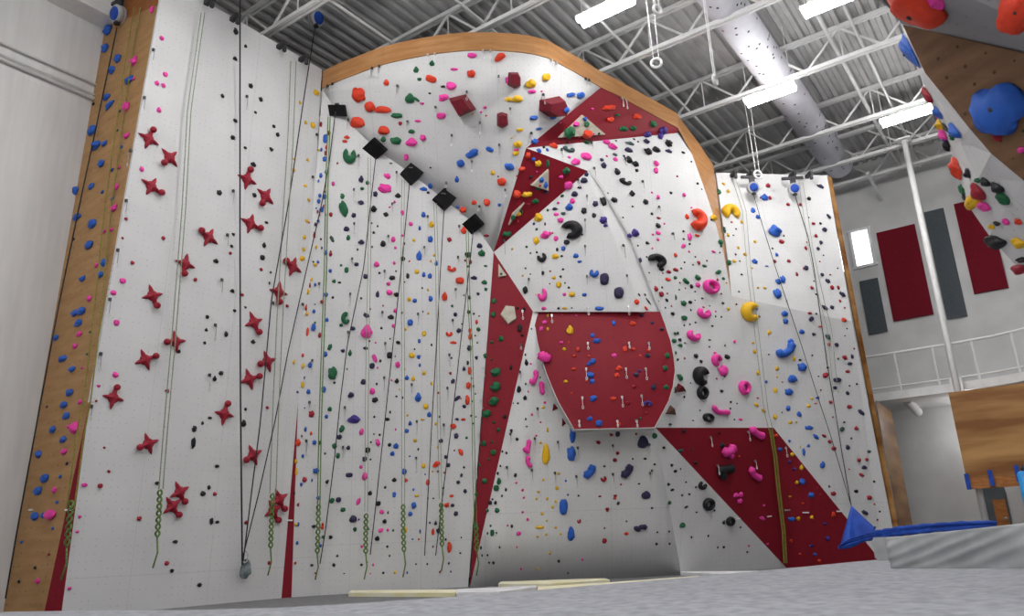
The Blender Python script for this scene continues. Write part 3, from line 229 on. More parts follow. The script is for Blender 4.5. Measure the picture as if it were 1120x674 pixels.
def panel_mat(name, col, dot, spacing=0.15, seam=True, c2=None, rough=0.55, wood=False):
    """climbing panel: sanded paint, a grid of T-nut holes and faint joints between the plywood sheets (UV in metres)"""
    m, nt, b = base_mat(name, col, rough, 0, 0.25)
    L = nt.links.new; nn = nt.nodes.new
    uv = nn('ShaderNodeUVMap'); uv.uv_map = 'UVMap'
    mp = nn('ShaderNodeMapping'); mp.inputs['Scale'].default_value = (1 / spacing, 1 / spacing, 1); L(uv.outputs[0], mp.inputs[0])
    vo = nn('ShaderNodeTexVoronoi'); vo.inputs['Scale'].default_value = 1; vo.inputs['Randomness'].default_value = 0.12
    L(mp.outputs[0], vo.inputs['Vector'])
    lt = nn('ShaderNodeMath'); lt.operation = 'LESS_THAN'; lt.inputs[1].default_value = 0.085; L(vo.outputs['Distance'], lt.inputs[0])
    br = nn('ShaderNodeTexBrick'); br.offset = 0.0; br.inputs['Scale'].default_value = 1; br.inputs['Mortar Size'].default_value = 0.006
    br.inputs['Brick Width'].default_value = 1.5; br.inputs['Row Height'].default_value = 300.0; br.inputs['Mortar Smooth'].default_value = 0.0
    L(uv.outputs[0], br.inputs['Vector'])
    nz = nn('ShaderNodeTexNoise'); nz.inputs['Scale'].default_value = 1.3 if not wood else 2.2; nz.inputs['Detail'].default_value = 5
    if wood:
        mw = nn('ShaderNodeMapping'); mw.inputs['Scale'].default_value = (0.7, 3.2, 1); L(uv.outputs[0], mw.inputs[0]); L(mw.outputs[0], nz.inputs['Vector'])
    else: L(uv.outputs[0], nz.inputs['Vector'])
    cr = nn('ShaderNodeValToRGB'); cr.color_ramp.elements[0].position = 0.3; cr.color_ramp.elements[1].position = 0.7
    c2 = c2 or tuple(v * 0.93 for v in col)
    cr.color_ramp.elements[0].color = (*c2, 1); cr.color_ramp.elements[1].color = (*col, 1); L(nz.outputs['Fac'], cr.inputs[0])
    m1 = nn('ShaderNodeMixRGB'); m1.inputs[2].default_value = (*[v * 0.84 for v in col], 1); L(cr.outputs[0], m1.inputs[1])
    if seam: L(br.outputs['Fac'], m1.inputs[0])
    else: m1.inputs[0].default_value = 0
    m2 = nn('ShaderNodeMixRGB'); m2.inputs[2].default_value = (*dot, 1); L(m1.outputs[0], m2.inputs[1]); L(lt.outputs[0], m2.inputs[0])
    L(m2.outputs[0], b.inputs['Base Color'])
    return m
panel_mat('white_panel', (0.68, 0.68, 0.685), (0.44, 0.44, 0.45), 0.12)
panel_mat('red_panel', hexc('861526'), hexc('6c1020'), 0.2, False)
panel_mat('plywood_panel', hexc('b58e62'), hexc('7c6040'), 0.2, True, hexc('a27a4c'), wood=True)
panel_mat('dark_plywood', hexc('85654a'), hexc('4a3626'), 0.22, True, hexc('6e503a'), wood=True)
panel_mat('grey_cave_panel', (0.33, 0.33, 0.34), (0.25, 0.25, 0.26), 0.22, False)
noise_mat('wood_band', hexc('a97647'), hexc('bd8c5c'), 1.6, 0.34, 6, (1, 1, 7), spec=0.5)
noise_mat('stained_wood', hexc('855528'), hexc('c0935a'), 0.9, 0.45, 5, (0.35, 0.35, 2.4), spec=0.3, lo=0.38, hi=0.68)
noise_mat('warm_wood', hexc('a0622e'), hexc('b87c44'), 3.0, 0.5, 5, (2, 2, 6))
noise_mat('header_wood', hexc('8e5228'), hexc('a0622e'), 3.0, 0.5, 5, (2, 2, 6))
noise_mat('painted_block', (0.56, 0.56, 0.56), (0.62, 0.62, 0.62), 1.5, 0.7)
noise_mat('light_wall', (0.66, 0.66, 0.66), (0.72, 0.72, 0.72), 1.2, 0.7, stretch=(6, 6, 0.6))
noise_mat('deck_metal', (0.41, 0.41, 0.41), (0.48, 0.48, 0.48), 2, 0.55, spec=0.3)
noise_mat('joist_paint', (0.64, 0.64, 0.64), (0.70, 0.70, 0.70), 4, 0.5)
noise_mat('white_paint', (0.74, 0.74, 0.74), (0.8, 0.8, 0.8), 5, 0.45)
noise_mat('grey_concrete', (0.16, 0.16, 0.165), (0.20, 0.20, 0.205), 6, 0.8)
noise_mat('grey_carpet', hexc('8f9197'), hexc('b3b5bb'), 9, 0.95, 8, (1, 1, 1), 0.6, spec=0.05, lo=0.3, hi=0.7)
noise_mat('grey_vinyl', hexc('9fa2a4'), hexc('b4b6b8'), 3, 0.5, spec=0.3)
noise_mat('foam_cream', hexc('e6dfae'), hexc('f2efdd'), 2, 0.8)
noise_mat('foam_white', hexc('d8d8dc'), hexc('ececee'), 2, 0.8)
noise_mat('fabric_duct', (0.66, 0.66, 0.72), (0.74, 0.74, 0.80), 3, 0.8)
noise_mat('red_felt', hexc('6a1a26'), hexc('78202e'), 30, 0.95, spec=0.05)
noise_mat('grey_felt', hexc('4c5257'), hexc('585e63'), 30, 0.95, spec=0.05)
noise_mat('blue_cloth', hexc('1b3f9a'), hexc('2450b4'), 5, 0.6)
noise_mat('black_pad', (0.004, 0.004, 0.005), (0.009, 0.009, 0.01), 6, 0.7, spec=0.15)
noise_mat('crimson_volume', hexc('66101f'), hexc('751628'), 9, 0.6)
noise_mat('cream_volume', hexc('c9c4b4'), hexc('b6b0a2'), 9, 0.7)
noise_mat('brown_volume', hexc('7a5a48'), hexc('6a4a3c'), 9, 0.7)
noise_mat('steel', (0.55, 0.55, 0.56), (0.7, 0.7, 0.7), 20, 0.3, metal=0.9)
noise_mat('bright_sling', (0.75, 0.75, 0.76), (0.85, 0.85, 0.85), 20, 0.5)
noise_mat('dark_sling', (0.26, 0.26, 0.27), (0.34, 0.34, 0.35), 20, 0.6)
noise_mat('black_webbing', (0.012, 0.012, 0.015), (0.03, 0.03, 0.035), 40, 0.7)
noise_mat('green_rope', hexc('3f5f2a'), hexc('7f9a58'), 60, 0.8)
noise_mat('yellow_rope', hexc('6e6a26'), hexc('99954a'), 60, 0.8)
noise_mat('pale_rope', hexc('6f7a66'), hexc('a9b39a'), 60, 0.8)
noise_mat('dark_metal', (0.04, 0.04, 0.045), (0.07, 0.07, 0.075), 10, 0.5, metal=0.4)
noise_mat('bolt_hole', (0.02, 0.02, 0.02), (0.05, 0.05, 0.05), 10, 0.5)
noise_mat('bag_fabric', hexc('4c5658'), hexc('8b979a'), 8, 0.8)
noise_mat('door_grey', hexc('4f575b'), hexc('5a6266'), 3, 0.6)
noise_mat('blue_plastic', hexc('2f8fd8'), hexc('3f9fe4'), 5, 0.4)
noise_mat('tag_white', (0.85, 0.85, 0.85), (0.9, 0.9, 0.9), 5, 0.5)
HC_ = {'o': 'd23a1e', 'r': '96182a', 'p': 'e03c9c', 'g': '155c38', 'b': '2459b4', 'y': 'dcae1c', 'k': '14151a', 'v': '2b2748', 'u': '3d2a7a', 't': '39504e', 's': '90142a'}
CN = {'o': 'red-orange', 'r': 'dark red', 'p': 'pink', 'g': 'green', 'b': 'blue', 'y': 'yellow', 'k': 'black', 'v': 'slate-violet', 'u': 'purple', 't': 'grey-green'}
for k, h in HC_.items():
    c = hexc(h); noise_mat('hold_' + k, c, tuple(min(1, v * 1.18 + 0.004) for v in c), 5, 0.55, 3, bump=0.15, spec=0.35)
def emit_mat(name, col, s):
    m = bpy.data.materials.new(name); m.use_nodes = True; nt = m.node_tree
    nt.nodes.remove(nt.nodes['Principled BSDF'])
    e = nt.nodes.new('ShaderNodeEmission'); e.inputs[0].default_value = (*col, 1); e.inputs[1].default_value = s
    nt.links.new(e.outputs[0], nt.nodes['Material Output'].inputs[0]); M[name] = m
emit_mat('lamp_glow', (1.0, 0.985, 0.97), LAMP)
emit_mat('window_daylight', (0.86, 0.93, 1.0), 3.2)

# ------------------------------------------------------------------ object helpers
def link(name, me, mats, parent=None):
    o = bpy.data.objects.new(name, me); COL.objects.link(o)
    for m in (mats if isinstance(mats, (list, tuple)) else [mats]):
        if me and not any(s == M[m] for s in me.materials): me.materials.append(M[m])
    if parent: o.parent = parent
    return o
def from_bm(name, bm, mats, parent=None, smooth=False):
    me = bpy.data.meshes.new(name); bm.to_mesh(me); bm.free()
    if smooth:
        for p in me.polygons: p.use_smooth = True
    return link(name, me, mats, parent)
def from_py(name, vs, fs, mats, parent=None, smooth=False):
    me = bpy.data.meshes.new(name); me.from_pydata([tuple(v) for v in vs], [], fs); me.update()
    if smooth:
        for p in me.polygons: p.use_smooth = True
    return link(name, me, mats, parent)
def tag(o, label, cat, group=None, kind=None):
    o['label'] = label; o['category'] = cat
    if group: o['group'] = group
    if kind: o['kind'] = kind
    return o
def struct(o): o['kind'] = 'structure'; return o
def empty(name, loc):
    o = bpy.data.objects.new(name, None); COL.objects.link(o); o.location = loc; o.empty_display_size = 0.1; return o
def box_bm(bm, c, ax, ay, az, sx, sy, sz, mi=0):
    """box centred at c along unit axes, full sizes"""
    vs = [bm.verts.new(c + ax * (sx * i / 2) + ay * (sy * j / 2) + az * (sz * k / 2)) for k in (-1, 1) for j in (-1, 1) for i in (-1, 1)]
    for q in ((0, 2, 3, 1), (4, 5, 7, 6), (0, 1, 5, 4), (2, 6, 7, 3), (0, 4, 6, 2), (1, 3, 7, 5)):
        f = bm.faces.new([vs[i] for i in q]); f.material_index = mi
def bar_bm(bm, p, q, w, h=None, upv=Z):
    d = (q - p); l = d.length; d.normalize()
    s = d.cross(upv)
    if s.length < 1e-4: s = d.cross(Vector((1, 0, 0)))
    s.normalize(); t = s.cross(d)
    box_bm(bm, (p + q) / 2, d, s, t, l, w, h or w)
def tube_bm(bm, pts, r, n=6, close=False):
    rings = []; m = len(pts)
    for i, p in enumerate(pts):
        a = pts[i - 1] if (i > 0 or close) else p; b = pts[(i + 1) % m] if (i < m - 1 or close) else p
        d = (b - a)
        if d.length < 1e-9: d = Vector((0, 0, 1))
        d.normalize(); s = d.cross(Vector((0.31, -0.9, 0.2))); s.normalize(); t = d.cross(s)
        rr = r[i] if isinstance(r, (list, tuple)) else r
        rings.append([bm.verts.new(p + s * (rr * math.cos(2 * math.pi * k / n)) + t * (rr * math.sin(2 * math.pi * k / n))) for k in range(n)])
    for i in range(m if close else m - 1):
        a = rings[i]; b = rings[(i + 1) % m]
        for k in range(n): bm.faces.new((a[k], a[(k + 1) % n], b[(k + 1) % n], b[k]))
    if not close:
        bm.faces.new(rings[0][::-1]); bm.faces.new(rings[-1])
def lathe_bm(bm, prof, n, c, ax, mi=0):
    """profile of (radius, height) turned about axis ax at c"""
    s = ax.orthogonal().normalized(); t = ax.cross(s); rings = []
    for r, h in prof:
        rings.append([bm.verts.new(c + ax * h + s * (max(r, 1e-4) * math.cos(2 * math.pi * k / n)) + t * (max(r, 1e-4) * math.sin(2 * math.pi * k / n))) for k in range(n)])
    for a, b in zip(rings, rings[1:]):
        for k in range(n):
            f = bm.faces.new((a[k], a[(k + 1) % n], b[(k + 1) % n], b[k])); f.material_index = mi; f.smooth = True
    bm.faces.new(rings[0][::-1]).material_index = mi; bm.faces.new(rings[-1]).material_index = mi

# ------------------------------------------------------------------ the climbing walls (structure); every facet goes into WALLS for placing what is bolted on it
WALLS = []
def facing(vs, fs):
    out = []
    for f in fs:
        p = [vs[i] for i in f]; n = Vector((0, 0, 0))
        for i in range(len(p)): n += (p[i] - p[0]).cross(p[(i + 1) % len(p)] - p[0])
        c = sum(p, Vector()) / len(p)
        out.append(list(f) if n.dot(EYE - c) > 0 else list(f)[::-1])
    return out
def facet(name, vs, fs, mat, region=None, thick=0.06, smooth=False):
    fs = facing(vs, fs)
    o = from_py(name, vs, fs, mat, None, smooth); me = o.data
    uvl = me.uv_layers.new(name='UVMap')
    # one metric frame per object from its mean normal
    n = Vector((0, 0, 0))
    for p in me.polygons: n += p.normal * p.area
    n.normalize(); uax = Z.cross(n)
    uax = uax.normalized() if uax.length > 1e-3 else Vector((1, 0, 0)); vax = n.cross(uax)
    for p in me.polygons:
        for li in p.loop_indices:
            c = me.vertices[me.loops[li].vertex_index].co
            uvl.data[li].uv = (c.dot(uax), c.dot(vax))
    if thick:
        md = o.modifiers.new('thickness', 'SOLIDIFY'); md.thickness = thick; md.offset = -1
    struct(o)
    if region: WALLS.append((region, [v.copy() for v in vs], fs))
    return o
def poly(name, pts, mat, region=None, thick=0.06): return facet(name, pts, [tuple(range(len(pts)))], mat, region, thick)
def fan(name, pts, mat, region=None, thick=0.06): return facet(name, pts, [(0, i, i + 1) for i in range(1, len(pts) - 1)], mat, region, thick)
def resample(pts, n):
    L = [0]
    for a, b in zip(pts, pts[1:]): L.append(L[-1] + (b - a).length)
    out = []
    for i in range(n):
        s = L[-1] * i / (n - 1); k = 0
        while k < len(L) - 2 and L[k + 1] < s: k += 1
        t = (s - L[k]) / max(1e-9, L[k + 1] - L[k]); out.append(pts[k].lerp(pts[k + 1], min(1, max(0, t))))
    return out
def loft(name, rows, mat, region=None, thick=0.06, smooth=True):
    n = len(rows[0]); vs = [v for r_ in rows for v in r_]
    fs = [(j * n + i, j * n + i + 1, (j + 1) * n + i + 1, (j + 1) * n + i) for j in range(len(rows) - 1) for i in range(n - 1)]
    fs = [t for q in fs for t in ((q[0], q[1], q[2]), (q[0], q[2], q[3]))]
    return facet(name, vs, fs, mat, region, thick, smooth)

W_, RD = 'white_panel', 'red_panel'
s0 = PZ(313, 654, 0)
SN = A.cross(N * math.tan(math.radians(2.5)) + Z).normalized()
def onS(x, y): return PP(x, y, s0, SN)
sT, sTT = onS(352.5, 97), onS(352, 76)
Lb, Lt = onS(98, 440), onS(175, 0)
Ltop = Lb + (Lt - Lb) * ((12.0 - Lb.z) / (Lt.z - Lb.z)); Lbase = onS(68, 665)
Lbase = Lbase + (Lbase - Lb) * (Lbase.z / (Lb.z - Lbase.z))
poly('wall_speed', [s0, Lbase, Lb, Ltop, sTT, onS(345, 200), onS(335, 300), onS(326, 440)], W_, 'S')
PN = (Lt - Lb).cross(B).normalized()
def onP(x, y): return PP(x, y, Lb, PN)
def flo(a, b, z=0.0): return a + (b - a) * ((z - a.z) / (b.z - a.z))
p_l0, p_r0, p_l1 = onP(5, 660), onP(50.5, 660), onP(93, 40)
p_l0 = flo(p_l1, p_l0); p_r0 = flo(Lb, p_r0); p_lt = flo(p_l0, p_l1, 12.6); p_rt = flo(Lb, Ltop, 12.6)
h_l, h_r = onP(91, 42), onP(173, 5)
poly('wall_plywood_strip', [p_l0, p_r0, Lb, h_r, h_l], 'plywood_panel', 'PLY')
poly('wall_plywood_header', [h_l, h_r, p_rt, p_lt], 'header_wood', 'PLY')
poly('wall_red_wedge_by_plywood', [p_r0, Lbase, Lb], RD, 'REDGE')
poly('wall_red_corner_stripe', [flo(onS(326, 440), onS(309, 640)) + SN * -0.0 , s0 + Vector((0.10, 0.02, 0)), onS(326, 440)], RD, 'S', 0)
# rope wall
f0 = PB(351, 16.9); c1 = PB(512, 17.8); k5 = PY(540, 276, 17.6)
CNn = (c1 - f0).cross(k5 - f0).normalized()
def onC(x, y): return PP(x, y, f0, CNn)
k1 = onC(364, 116)
facet('wall_corner', [sT, onS(345, 200), onS(335, 300), onS(326, 440), s0, f0, onC(353, 440), onC(357, 300), onC(360, 200), k1],
      [(0, 1, 8, 9), (1, 2, 7, 8), (2, 3, 6, 7), (3, 4, 5, 6)], W_, 'F1')
kk = [k1, onC(411, 163), onC(450, 190), onC(486, 218.5), onC(519, 245), k5]
poly('wall_rope', [f0, c1] + kk[::-1] + [onC(360, 200), onC(357, 300), onC(353, 440)], W_, 'C1')
# arched overhang between the crease and the wooden lip
ZL = 11.5
lip = [sT] + [PZ(x, y, ZL) for x, y in ((370, 89), (387.5, 82.5), (403, 76.5), (420, 70.6), (440, 66), (460, 62), (485, 58), (510, 55.6), (540, 55.6), (567, 57.3), (585, 60), (600, 64), (630, 80), (657, 96))]
pb = PY(575.5, 162, 16.4)
lo = resample(kk + [pb], 25); hi = resample(lip, 25)
loft('wall_overhang', [[a.lerp(b, t) + Vector((0, 0, 0)) for a, b in zip(lo, hi)] for t in (0, 0.25, 0.5, 0.75, 1)], W_, 'U')
lipR = [PZ(677.5, 106, ZL), PZ(705, 121, ZL - 0.02), PY(742, 141, 18.6)]
q742 = PY(741, 145.5, 18.65)
pd = PY(657, 205, 17.45)
pc = PP(643, 187, pb, (q742 - pb).cross(pd - pb).normalized())
LN_ = (pd - q742).cross(PY(846, 468, 20.0) - q742).normalized()
def onR(x, y): return PP(x, y, q742, LN_)
fan('wall_red_upper', [pb, lip[-1]] + lipR + [q742], RD, 'RT1')
fan('wall_white_under_red', [pc, pb, q742, pd], W_, 'WU')
poly('wall_red_middle', [pb, pc, k5], RD, 'RT2')
e1 = PY(583, 341, 17.75)
MN = (e1 - k5).cross(pc - k5).normalized()
ma, mb, mc = [PP(x, y, k5, MN) for x, y in ((651, 211), (673, 264), (702, 341))]
pd2, pd3, e2b = PY(656, 206, 17.52), PY(690, 264, 17.98), PY(721, 341, 18.38)
poly('wall_alcove', [k5, pc, ma, mb, mc, e1], W_, 'M1')
g2 = onR(722, 341); g3 = onR(739, 400); g4 = onR(717, 468); g5 = PY(846, 468, 20.0)
gd = onR(691, 263)
facet('wall_alcove_strip', [pc, ma, mb, mc, pd2, pd3, e2b], [(0, 4, 1), (1, 4, 5), (1, 5, 2), (2, 5, 6), (2, 6, 3)], W_, 'M1')
facet('wall_alcove_return', [pd2, pd3, e2b, g2, gd, pd, pc], [(0, 1, 4), (0, 4, 5), (1, 2, 3), (1, 3, 4), (0, 5, 6)], W_, 'M1')
edge = [onR(757, 169), onR(771, 208), onR(781, 238), onR(792.5, 283)]
k9 = onR(800, 324)
facet('wall_grey_lean', [pd, q742] + edge + [k9, g5, g4, g3, g2, gd],
      [(0, 1, 2), (0, 2, 3), (0, 3, 11), (11, 3, 4), (11, 4, 5), (11, 5, 10), (10, 5, 6), (10, 6, 9), (9, 6, 7), (9, 7, 8)], W_, 'R1')
# long red triangle, lower walls
b1 = PB(514, 17.8); b1r = PB(516, 17.8)
poly('wall_long_red', [k5, e1, b1], RD, 'RT')
b2 = PB(745, 19.4); b3 = PB(860, 20.9); b4 = PB(966, 20.9); b5 = PB(986, 20.9)
def quad(a, m_, b, n=9): return [a * ((1 - t) * (1 - 2 * t)) + m_ * (4 * t * (1 - t)) + b * (t * (2 * t - 1)) for t in [i / (n - 1) for i in range(n)]]
lwt = [quad(e1, PY(650, 341, 18.45), PY(722, 341, 18.6)), quad(e1.lerp(b1, 0.43), PY(645, 470, 18.25), g4.copy()), quad(b1, PB(628, 18.6), b2)]
rows = [[a.lerp(b, t) for a, b in zip(lwt[0], lwt[1])] for t in (0, 0.5)] + [[a.lerp(b, t) for a, b in zip(lwt[1], lwt[2])] for t in (0, 0.33, 0.66, 1)]
loft('wall_lower_white', rows, W_, 'LW')
poly('wall_grey_triangle', [g4, b3, b2], W_, 'LR')
poly('wall_red_wedge_dark', [g4, g5, b3], RD, 'RDL')
poly('wall_red_wedge', [g5, b4, b3], RD, 'RDR')
# rounded red panel that bulges out of the alcove
lp = [(583, 341), (587, 372), (595, 402), (609, 437), (628, 470)]; rp = [(722, 341), (733, 370), (739, 401), (735, 432), (716, 468)]
LP = resample([Vector((x, y, 0)) for x, y in lp], 9); RP = resample([Vector((x, y, 0)) for x, y in rp], 9)
rows = []; edge_l = []; edge_r = []
for j in range(9):
    t = j / 8; Yc = 17.8 - 0.35 * t - 0.18 * math.sin(math.pi * t); row = []
    for i in range(13):
        s = i / 12; x = LP[j].x + (RP[j].x - LP[j].x) * s; y = LP[j].y + (RP[j].y - LP[j].y) * s
        row.append(PY(x, y, Yc + (0.22 * (2 * s - 1) ** 2) * (0.2 + 0.8 * math.sin(math.pi * t))))
    rows.append(row)
loft('wall_red_round', rows, RD, 'BAR', 0)
back = Vector((0, 0.95, 0.12))
rim = [r_[0] for r_ in rows[1:]] + rows[-1][1:] + [r_[-1] for r_ in rows[::-1][1:-1]]
o = from_py('wall_red_round_sides', rim + [v + Vector((0, 19.0 - v.y, 0.1)) for v in rim], [(i, i + 1, len(rim) + i + 1, len(rim) + i) for i in range(len(rim) - 1)], W_); struct(o)
bm = bmesh.new(); tube_bm(bm, [v + Vector((0, -0.005, 0)) for v in rim], 0.007, 6); struct(from_bm('trim_1', bm, 'white_paint'))
# right wall
w1, w2 = PY(783, 189, 20.2), PY(904.5, 192, 20.9)
w5 = PB(984, 20.9)
w4 = PY(932, 352, 20.4)
wl = PY(797, 290, 19.6)
fan('wall_right_upper', [w4, w2, w1, wl, k9], W_, 'RWU')
poly('wall_right_slab', [k9, w4, g5], W_, 'RWM')
fan('wall_right_lower', [w4, w5, b4, g5], W_, 'RWL')
poly('trim_2', [w2, PY(909.5, 194, 21.1), PB(990, 20.8), w5], 'stained_wood', None, 0.03)
# wooden fascia round the lip
lipAll = lip + lipR
h = Vector((0, 0, 0.47))
rows = [lipAll, [p + h for p in lipAll]]
o = loft('trim_3', [[p + Vector((0, -0.03, 0)) for p in r_] for r_ in rows], 'wood_band', None, 0.05, False)
lowR = [lipR[-1]] + edge + [k9]
upR = [lipR[-1] + h, PY(762.5, 154, 19.5), PY(780, 180, 20.15), PY(784.5, 208, 20.05), PY(788, 240, 19.9), PY(801, 322, 19.6)]
loft('trim_4', [lowR, upR], 'wood_band', None, 0.0, False)
# closed top behind the lip
tops = [p + h for p in lipAll] + [PY(905, 190, 20.4) * 1.0]
bk = [Vector((9.6, 21.5, 11.9)), Vector((-2, 21.5, 11.97)), Vector((-4.6, 17.2, 11.97))]
fan('wall_top_deck', [Vector((2, 21.0, 11.95))] + [Vector((-4.6, 17.0, 11.95))] + [p + h for p in lipAll] , 'grey_concrete', None, 0)

# ------------------------------------------------------------------ building shell
LWp = onP(5, 660); dL = LWp.dot(N)
def onWL(a, z): return A * a + N * dL + Z * z
struct(from_py('wall_left', [onWL(-6, 0), onWL(6.9, 0), onWL(6.9, 13.6), onWL(-6, 13.6)], [(0, 1, 2, 3)], 'light_wall'))
OFFB = 28.2
def onWB(x, y): return PP(x, y, A * OFFB, A)
def WB(n, z): return A * OFFB + N * n + Z * z
struct(from_py('wall_back', [WB(-16, 0), WB(16, 0), WB(16, 13.6), WB(-16, 13.6)], [(0, 1, 2, 3)], 'painted_block'))
struct(from_py('wall_left_far', [onWL(6.9, 0), onWL(OFFB, 0), onWL(OFFB, 13.6), onWL(6.9, 13.6)], [(0, 1, 2, 3)], 'light_wall'))
WR = 13.5
struct(from_py('wall_right', [A * -6 + N * WR, A * OFFB + N * WR, A * OFFB + N * WR + Z * 13.6, A * -6 + N * WR + Z * 13.6], [(0, 1, 2, 3)], 'painted_block'))
struct(from_py('wall_front', [A * -6 + N * dL, A * -6 + N * WR, A * -6 + N * WR + Z * 13.6, A * -6 + N * dL + Z * 13.6], [(0, 1, 2, 3)], 'light_wall'))
struct(from_py('floor', [A * -6 + N * (dL - 1), A * (OFFB + 1) + N * (dL - 1), A * (OFFB + 1) + N * (WR + 1), A * -6 + N * (WR + 1)], [(0, 1, 2, 3)], 'grey_concrete'))
# corrugated roof deck, ribs running along A
ZD = 13.5; vs = []; fs = []; n0 = dL - 0.5; pitch = 0.305; k = 0; prof = []
while n0 + k * pitch < WR + 0.5:
    b_ = n0 + k * pitch; prof += [(b_, 0), (b_ + 0.11, 0), (b_ + 0.15, 0.09), (b_ + 0.265, 0.09)]; k += 1
for n_, z_ in prof:
    for a_ in (-6.2, OFFB + 0.3): vs.append(A * a_ + N * n_ + Z * (ZD + z_))
for i in range(len(prof) - 1): fs.append((2 * i, 2 * i + 1, 2 * i + 3, 2 * i + 2))
struct(from_py('ceiling', vs, fs, 'deck_metal'))
# open web joists running along B
for ji, a_ in enumerate((-1.2, 2.3, 5.9, 9.5, 12.54, 15.87, 19.35, 23.0, 25.5, 27.2)):
    bm = bmesh.new(); n1, n2 = dL, WR
    zt, zb = ZD - 0.06, 12.5
    for z_ in (zt, zb):
        for sd in (-0.05, 0.05):
            bar_bm(bm, A * (a_ + sd) + N * n1 + Z * z_, A * (a_ + sd) + N * n2 + Z * z_, 0.07, 0.1)
    x = n1; flip = 0
    while x < n2 - 1.5:
        bar_bm(bm, A * a_ + N * x + Z * (zt if flip else zb), A * a_ + N * (x + 0.95) + Z * (zb if flip else zt), 0.05, 0.05)
        if not flip: bar_bm(bm, A * a_ + N * (x + 0.95) + Z * zt, A * a_ + N * (x + 0.95) + Z * zb, 0.03, 0.03)
        x += 0.95; flip = 1 - flip
    struct(from_bm('ceiling_joist', bm, 'joist_paint'))
# bridging bars and sprinkler pipes along A
for n_, z_, r_ in ((-11.4, 12.62, 0.035), (-9.2, 12.62, 0.035), (-7.0, 12.62, 0.035), (-2.85, 12.75, 0.05), (-2.25, 12.75, 0.035), (0.6, 12.62, 0.035), (4.5, 12.62, 0.035)):
    bm = bmesh.new(); tube_bm(bm, [A * -5.9 + N * n_ + Z * z_, A * 28.1 + N * n_ + Z * z_], r_, 8); struct(from_bm('ceiling_pipe', bm, 'joist_paint'))
# soffit and conduits on the left wall
bm = bmesh.new(); box_bm(bm, A * 0.45 + N * (dL + 0.26) + Z * 12.3, A, N, Z, 12.8, 0.5, 1.0); struct(from_bm('trim_5', bm, 'white_paint'))
for z_, r_, nm in ((10.05, 0.04, 'thick'), (10.15, 0.015, 'slim'), (10.39, 0.022, 'middle')):
    bm = bmesh.new(); tube_bm(bm, [onWL(-5.9, z_) + N * 0.06, onWL(6.75, z_) + N * 0.06], r_, 8)
    o = from_bm('conduit_pipe', bm, 'painted_block')
    struct(o)
# duct
bm = bmesh.new(); pts = [A * a_ + N * -4.55 + Z * 12.95 for a_ in (-5.5, 5, 15, 20, 26.6)]
tube_bm(bm, pts, 0.46, 28)
for k in range(170):
    a_ = R.uniform(8, 26.4); th = R.uniform(math.pi, 2 * math.pi)
    c = A * a_ + N * (-4.55 + 0.465 * math.cos(th)) + Z * (12.95 + 0.465 * math.sin(th)); n_ = (N * math.cos(th) + Z * math.sin(th))
    s = A; t = n_.cross(A)
    vv = [bm.verts.new(c + s * (0.035 * math.cos(2 * math.pi * i / 8)) + t * (0.035 * math.sin(2 * math.pi * i / 8))) for i in range(8)]
    f_ = bm.faces.new(vv); f_.material_index = 1
for f_ in bm.faces: f_.smooth = True
o = from_bm('air_duct', bm, ['fabric_duct', 'dark_metal']); tag(o, 'round white fabric air duct with small dark vent holes under the roof', 'air duct')

# ------------------------------------------------------------------ lamps
def lamp(c, ax, label, ln=1.25, wire=None):
    e = empty('ceiling_lamp', c); ay = Z.cross(ax)
    bm = bmesh.new(); box_bm(bm, Z * 0.06, ax, ay, Z, ln + 0.06, 0.30, 0.06); box_bm(bm, Z * 0.13, ax, ay, Z, ln * 0.6, 0.14, 0.08)
    from_bm('lamp_housing', bm, 'white_paint', e)
    bm = bmesh.new()
    for s in (-0.11, 0.11):
        lathe_bm(bm, [(0.02, -ln / 2), (0.075, -ln / 2 + 0.01), (0.075, ln / 2 - 0.01), (0.02, ln / 2)], 14, ay * s, ax)
    from_bm('lamp_tube', bm, 'lamp_glow', e)
    bm = bmesh.new()
    for s in (-0.45, 0.45): bar_bm(bm, ax * (s * ln) + Z * 0.1, ax * (s * ln) + Z * (wire or 13.4 - c.z), 0.012)
    from_bm('suspension_wire', bm, 'white_paint', e)
    if label: tag(e, label, 'ceiling lamp', 'fluorescent lamps under the roof joists')
    else: tag(e, 'white fluorescent lamp hanging beyond the other lamps', 'ceiling lamp', 'fluorescent lamps over the gym floor')
    return e
lamp(PZ(662, 11.5, 11.6), N, 'fluorescent lamp hanging above the arched wooden lip')
lamp(PZ(842, 103.5, 11.6), N, 'fluorescent lamp hanging in front of the fabric air duct')
lamp(PZ(991, 127, 11.6), N, 'fluorescent lamp beside the plywood climbing cave')
lamp(PZ(911, 1, 11.6), N, 'round-looking fluorescent lamp cut off by the top edge of the photo')
e = lamp(A * 26.9 + N * -2.2 + Z * 4.05, N, 'added fluorescent lamp under the mezzanine balcony, unseen behind the plywood board', 0.22, 0.3)  # lamp added out of sight to brighten the room below the balcony
for a_ in (-3, 2.5, 8):
    for n_ in (-9.5, -3.5, 3.0, 9.0):
        if (a_, n_) == (8, 9.0): continue
        lamp(A * a_ + N * n_ + Z * 11.6, N, None)

